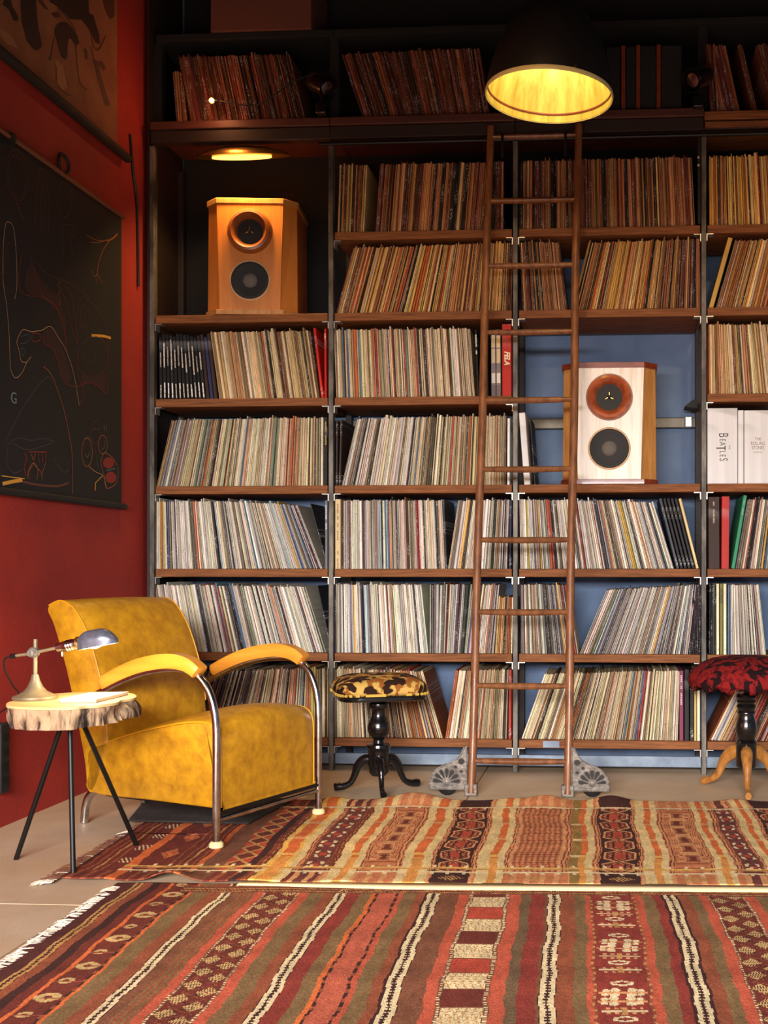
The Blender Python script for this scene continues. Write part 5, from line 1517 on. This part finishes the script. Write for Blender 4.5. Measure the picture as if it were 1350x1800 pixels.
def kilim(name, stripes, dx, dy, y0, y1, zfun, warp, loc, rz, overlay, label, m):
    xa, xb = stripes[0][0], stripes[-1][1]
    nx, ny = int((xb - xa) / dx), int((y1 - y0) / dy)
    gx = np.linspace(xa, xb, nx + 1); gy = np.linspace(y0, y1, ny + 1)
    GX, GY = np.meshgrid(gx, gy)
    PX_, PY_ = warp(GX, GY)
    Z = zfun(GX, GY)
    v = np.stack([PX_, PY_, Z], -1).reshape(-1, 3)
    cxs = (gx[:-1] + gx[1:]) / 2; cys = (gy[:-1] + gy[1:]) / 2
    CX, CY = np.meshgrid(cxs, cys)
    # hand-woven stripes wander a little
    WX = CX + 0.0022 * np.sin(CY * 21 + np.floor(CX * 6)) + 0.0015 * np.sin(CY * 57)
    col = np.zeros(CX.shape + (3,), np.float32)
    for (a, b, nm) in stripes:
        mk = (WX >= a) & (WX < b) if (a, b) != (stripes[0][0], stripes[0][1]) else (WX < b)
        if (a, b) == (stripes[-1][0], stripes[-1][1]): mk = WX >= a
        if mk.any(): col[mk] = stripe_colors(nm, WX[mk], CY[mk], a, b)
    overlay(col, WX, CY)
    # yarn-dyed variation: weft bands and single threads
    band = 1 + 0.10 * np.sin(cys * 37 + 2 * np.sin(cys * 11)) * rng.uniform(0.3, 1, ny) 
    lum = col.mean(-1, keepdims=True)
    col = col * 0.92 + lum * 0.08                       # madder and weld dyes have faded a little
    col *= band[:, None, None]
    col *= rng.uniform(0.84, 1.16, col.shape[:2])[..., None]
    i = np.arange(ny)[:, None] * (nx + 1) + np.arange(nx)[None, :]
    f = np.stack([i, i + 1, i + nx + 2, i + nx + 1], -1).reshape(-1, 4)
    me = bpy.data.meshes.new(name)
    me.vertices.add(len(v)); me.vertices.foreach_set('co', v.astype(np.float32).ravel())
    me.loops.add(len(f) * 4); me.loops.foreach_set('vertex_index', f.astype(np.int32).ravel())
    me.polygons.add(len(f))
    me.polygons.foreach_set('loop_start', np.arange(0, len(f) * 4, 4, dtype=np.int32))
    me.update(calc_edges=True)
    me.polygons.foreach_set('use_smooth', np.ones(len(f), dtype=bool))
    at = me.attributes.new('col', 'FLOAT_COLOR', 'FACE')
    c4 = np.ones((len(f), 4), np.float32); c4[:, :3] = np.clip(col.reshape(-1, 3), 0, 0.9)
    at.data.foreach_set('color', c4.ravel())
    me.materials.append(m)
    rug = empty(name, loc, rz, label, 'rug')
    o = bpy.data.objects.new('woven_field', me); COL.objects.link(o); o.parent = rug
    so = o.modifiers.new('solid', 'SOLIDIFY'); so.thickness = 0.0035; so.offset = -1
    return rug

def far_z(X, Y):
    z = 0.0105 + 0.001 * np.sin(X * 13 + Y * 3)
    near = np.exp(-((Y - 0.012) / 0.07) ** 2)
    z += near * (0.024 * np.exp(-((X - 0.36) / 0.06) ** 2) + 0.006 * np.exp(-((X - 0.16) / 0.05) ** 2) + 0.005 * (X < 0.9) * (0.5 + 0.5 * np.sin(X * 24)))
    far = np.exp(-((Y - 1.19) / 0.10) ** 2)
    for xc, h, sg in ((0.62, 0.012, 0.05), (0.93, 0.030, 0.10), (1.29, 0.008, 0.06), (1.42, 0.022, 0.07), (1.66, 0.022, 0.07), (2.15, 0.010, 0.07)):
        z += far * h * np.exp(-((X - xc) / sg) ** 2)
    z += np.clip(X - 0.0, 0, 9) * 0 + 0.004 * np.exp(-((X - 0.02) / 0.04) ** 2)
    return z
def far_warp(X, Y):
    X2 = X - 0.045 * (Y - 0.3) * np.clip(1.3 - X, -0.4, 1.3) / 1.3 - 0.006 * np.sin(Y * 9 + X * 4) * (X > 0.3)
    Yy = Y - np.where(Y < 0.0, 0, 0) * X
    return X2, Yy + 0.010 * np.clip(X - 0.9, -1, 0) * (Y > 0.6)
def far_overlay(col, X, Y):
    strip = (Y < 0.118)
    for a, b, nm in FAR_STRIPES:
        if nm in ('panel', 'lattice', 'crosses', 'hourglass', 'triangles', 'whitemotif', 'peachline', 'maroonlines'):
            mk = (X >= a) & (X < b)
            dark_side = b < 0.75
            base = K['maroon'] if dark_side else (K['peach'] if nm != 'crosses' else K['purple'])
            for m in (mk & strip, mk & (Y > 1.06)):
                col[m] = base
                col[m & (((X * 23) % 1.0) < 0.4)] = K['rust'] if dark_side else K['peach2']
        if nm == 'medallion':
            mk = (X >= a) & (X < b) & (strip | (Y > 1.06))
            col[mk] = K['dark']
        if b - a > 0.09:
            c0 = (a + b) / 2
            d = abs(X - c0) / 0.042 + abs(Y - 0.062) / 0.030
            m = (d < 1) & ((((X - c0) * 160 + Y * 90) % 2.0) < 1.1)
            col[m] = K['ochre']
    # seams with stitches
    for y, nmn, th in ((0.128, 'white', 0.007), (0.165, 'ochre', 0.006), (0.178, 'yellow', 0.005), (1.045, 'white', 0.007)):
        wy = Y + 0.002 * np.sin(X * 31)
        m = (abs(wy - y) < th) & (X > 0.16)
        col[m] = K[nmn]
    t = (X > 0.2) & (((X / 0.048) % 1.0) < 0.22) & (((Y > 0.10) & (Y < 0.128)) | ((Y > 0.178) & (Y < 0.205)) | ((Y > 1.02) & (Y < 1.045)))
    col[t] = K['white']
    # lighter weft bars that cross the orange stripes
    for y in (0.33, 0.55, 0.78):
        for a, b, nm in FAR_STRIPES:
            if nm in ('orange', 'cream', 'yellow', 'olive') and a > 0.55:
                m = (X >= a) & (X < b) & (abs(Y - y + 0.01 * np.sin(X * 5)) < 0.014)
                col[m] = K['cream'] if nm != 'orange' else (K['peach2'] if y > 0.5 else K['yellow'])
    for a, b, nm in FAR_STRIPES:                       # the orange runs into yellow dye lots near the front
        if nm == 'orange' and a > 0.55:
            m = (X >= a) & (X < b) & (Y < 0.30) & (Y > 0.0)
            col[m] = K['yellow'] * np.float32(0.5) + np.array(K['orange'], np.float32) * 0.5 if False else (np.array(K['yellow']) * 0.5 + np.array(K['orange']) * 0.5)
FAR_STRIPES[0] = (0.028,) + FAR_STRIPES[0][1:]
far = kilim('far_kilim', FAR_STRIPES, 0.0036, 0.006, 0.012, 1.185, far_z, far_warp, (-1.66, 3.2, 0), radians(2.2), far_overlay, 'far kilim with orange, cream and dark medallion stripes, under the armchair feet', M_kilim)
def near_z(X, Y):
    return 0.0068 + 0.001 * np.sin(X * 17 + Y * 5) + 0.0008 * np.sin(Y * 23)
def near_overlay(col, X, Y):
    edge = -0.032 - 0.008 * np.clip(X - 0.4, 0, 3)
    m = Y > edge - 0.035
    for k in range(6):
        y = edge - 0.030 + k * 0.010
        mk = abs(Y - y + 0.0015 * np.sin(X * 40 + k)) < 0.0045
        col[mk & (X > 0.18)] = [K['brown'], K['ochre'], K['maroon'], K['ochre'], K['brown'], K['rust']][k]
    br = m & (X > 0.18) & (((X / 0.011 + Y / 0.01) % 1.0) < 0.35)
    col[br] = K['maroon']
near = kilim('near_kilim', NEAR_STRIPES, 0.0030, 0.0052, -1.30, 0.02, near_z, lambda X, Y: (X + 0.004 * np.sin(Y * 7 + X * 3), Y), (-1.42, 3.19, 0), radians(2.5), near_overlay, 'near kilim with brown, red and white-chained stripes, filling the foreground', M_kilim)
# cream binding along the far edge of the near kilim
mb = MB()
N = 60
vs = []
for i in range(N + 1):
    x = 0.33 + 1.95 * i / N
    wd = 0.012 + 0.03 * min(1, (x - 0.33) / 0.5)
    vs += [(x, 0.010 - wd - 0.006 * max(0, x - 0.4), 0.0098), (x, 0.030, 0.0098)]
mb.add(vs, [(2 * i, 2 * i + 2, 2 * i + 3, 2 * i + 1) for i in range(N)])
o = mb.build('edge_binding', M_linen, near)
o.modifiers.new('solid', 'SOLIDIFY').thickness = 0.003
random.seed(9)
def fringe(parent, ys, x, length, m, zz, clump):
    mb = MB()
    for y in ys:
        for k in range(clump):
            L = length * random.uniform(0.5, 1.15)
            yy = y + random.uniform(-0.006, 0.006)
            ang = random.uniform(-0.5, 0.5)
            wv = random.uniform(0.0008, 0.0016)
            p = [(x + random.uniform(0, 0.006), yy, zz), (x - L * 0.5, yy + sin(ang) * L * 0.4 + random.uniform(-0.004, 0.004), zz * 0.8 + random.uniform(0, 0.004)), (x - L, yy + sin(ang) * L, 0.002 + random.uniform(0, 0.003))]
            mb.tube(p, [wv, wv, wv * 0.5], 4, cap=False)
    o = mb.build('fringe', m, parent, smooth=False)
    o['kind'] = 'stuff'
ys = []
y = -1.29
while y < -0.01:
    if random.random() < 0.62: ys.append(y)
    y += random.choice([0.005, 0.008, 0.012, 0.02])
fringe(near, ys, -0.006, 0.034, M_fringe, 0.006, 8)
fringe(far, [0.0 + 0.008 * i for i in range(145)], 0.022, 0.05, M_fringe2, 0.008, 4)
fringe(far, [0.03 * i + random.uniform(0, 0.02) for i in range(0, 38, 3)], 0.022, 0.045, M_fringe, 0.009, 2)
fringe(far, [-0.012, -0.005, 0.0, 0.005, 0.62, 0.63, 0.64, 0.65], 0.022, 0.055, M_fringe, 0.010, 6)

# ------------------------------------------------------------------ wall charts
XW = -2.168
pc = empty('wall_chart', (XW, 4.36, 1.186), 0, 'black anatomical ear chart with coloured line drawing hung on the red wall', 'wall chart')
inv_pc = Matrix.Translation((-XW, -4.36, -1.186))
part(MB().box((XW - 0.0015, 3.800, 1.196), (XW, 4.850, 2.452)), 'cloth_sheet', M_chart, pc, inv_pc)
def ribbon(mb, pts, w_, x):
    P = [Vector((x, a, b)) for a, b in pts]
    if len(P) > 2: P = smooth_path(P, 4)
    vs = []
    for i, p in enumerate(P):
        t = (P[min(i + 1, len(P) - 1)] - P[max(i - 1, 0)])
        t = t.normalized() if t.length > 1e-9 else Vector((0, 1, 0))
        s = Vector((0, -t.z, t.y)) * w_ * 0.5
        vs += [tuple(p + s), tuple(p - s)]
    mb.add(vs, [(2 * i, 2 * i + 1, 2 * i + 3, 2 * i + 2) for i in range(len(P) - 1)])
for c_, w_, pts in CHART_LINES:
    mb = MB()
    ribbon(mb, pts, max(w_, 0.0022), XW + 0.0012)
    part(mb, 'drawn_line', INKS[c_], pc, inv_pc, smooth=False)
for c_, pts in CHART_FILLS:
    part(MB().flat([(XW + 0.0007, a, b) for a, b in pts]), 'drawn_area', INKS[c_], pc, inv_pc, smooth=False)
RX = Matrix.Rotation(radians(90), 4, 'Z') @ R_FRONT       # text facing +x
for s_, y, z, sz, c_ in (('G', 3.960, 1.529, 0.058, 'grey'), ('H', 4.690, 1.512, 0.04, 'grey'), ):
    t = text_part(s_, sz, INKS[c_] if s_ == 'H' else plain('ink_letter', (110, 124, 128)), pc, Matrix.Translation((0.0012, y - 4.36, z - 1.186)) @ RX)
part(MB().tube([(XW + 0.004, 3.78, 2.458), (XW + 0.004, 4.868, 2.458)], 0.0085, 10), 'top_rod', mat('brown_batten', (112, 66, 44), rough=0.5), pc, inv_pc)
part(MB().tube([(XW + 0.006, 3.78, 1.190), (XW + 0.006, 4.868, 1.190)], 0.014, 12), 'bottom_rod', M_blackmat, pc, inv_pc)
part(MB().tube(smooth_path([(XW + 0.006, 4.285, 2.462), (XW + 0.006, 4.280, 2.515), (XW + 0.008, 4.31, 2.532), (XW + 0.010, 4.345, 2.518), (XW + 0.010, 4.350, 2.485), (XW + 0.008, 4.32, 2.462)], 5), 0.007, 8), 'hanging_strap', M_blackmat, pc, inv_pc)
part(MB().box((XW - 0.004, 3.925, 2.445), (XW + 0.016, 3.95, 2.472)), 'hanging_clip', M_blackmat, pc, inv_pc)

sc = empty('wall_scroll', (XW, 4.2, 2.72), 0, 'brown botanical scroll with dark plant shapes high on the red wall', 'wall chart')
inv_sc = Matrix.Translation((-XW, -4.2, -2.72))
part(MB().box((XW - 0.0015, 3.55, 2.74), (XW, 4.807, 3.75)), 'paper_sheet', M_scroll, sc, inv_sc)
for c_, pts in SCROLL_SHAPES:
    part(MB().flat([(XW + 0.0012 + (0 if c_ == 'light' else 0.0004), a, b) for a, b in pts]), 'printed_shape', INKS[c_], sc, inv_sc, smooth=False)
for pts in SCROLL_LINES:
    mb = MB()
    ribbon(mb, pts, 0.006, XW + 0.0018)
    part(mb, 'printed_line', INKS['mid'], sc, inv_sc, smooth=False)
part(MB().tube([(XW + 0.016, 3.5, 2.722), (XW + 0.016, 4.880, 2.722)], 0.019, 14), 'bottom_rod', M_blackmat, sc, inv_sc)
part(MB().tube([(XW + 0.016, 3.5, 3.755), (XW + 0.016, 4.860, 3.755)], 0.016, 14), 'top_rod', M_blackmat, sc, inv_sc)
o = MB().tube(smooth_path([(-2.174, 4.955, 2.86), (-2.174, 4.985, 2.70), (-2.174, 5.02, 2.60), (-2.174, 5.035, 2.44), (-2.174, 5.04, 2.2)], 5), 0.006, 8).build('wall_cable', M_cable)
tag(o, 'dark cable clipped to the red wall near the shelving corner', 'cable')
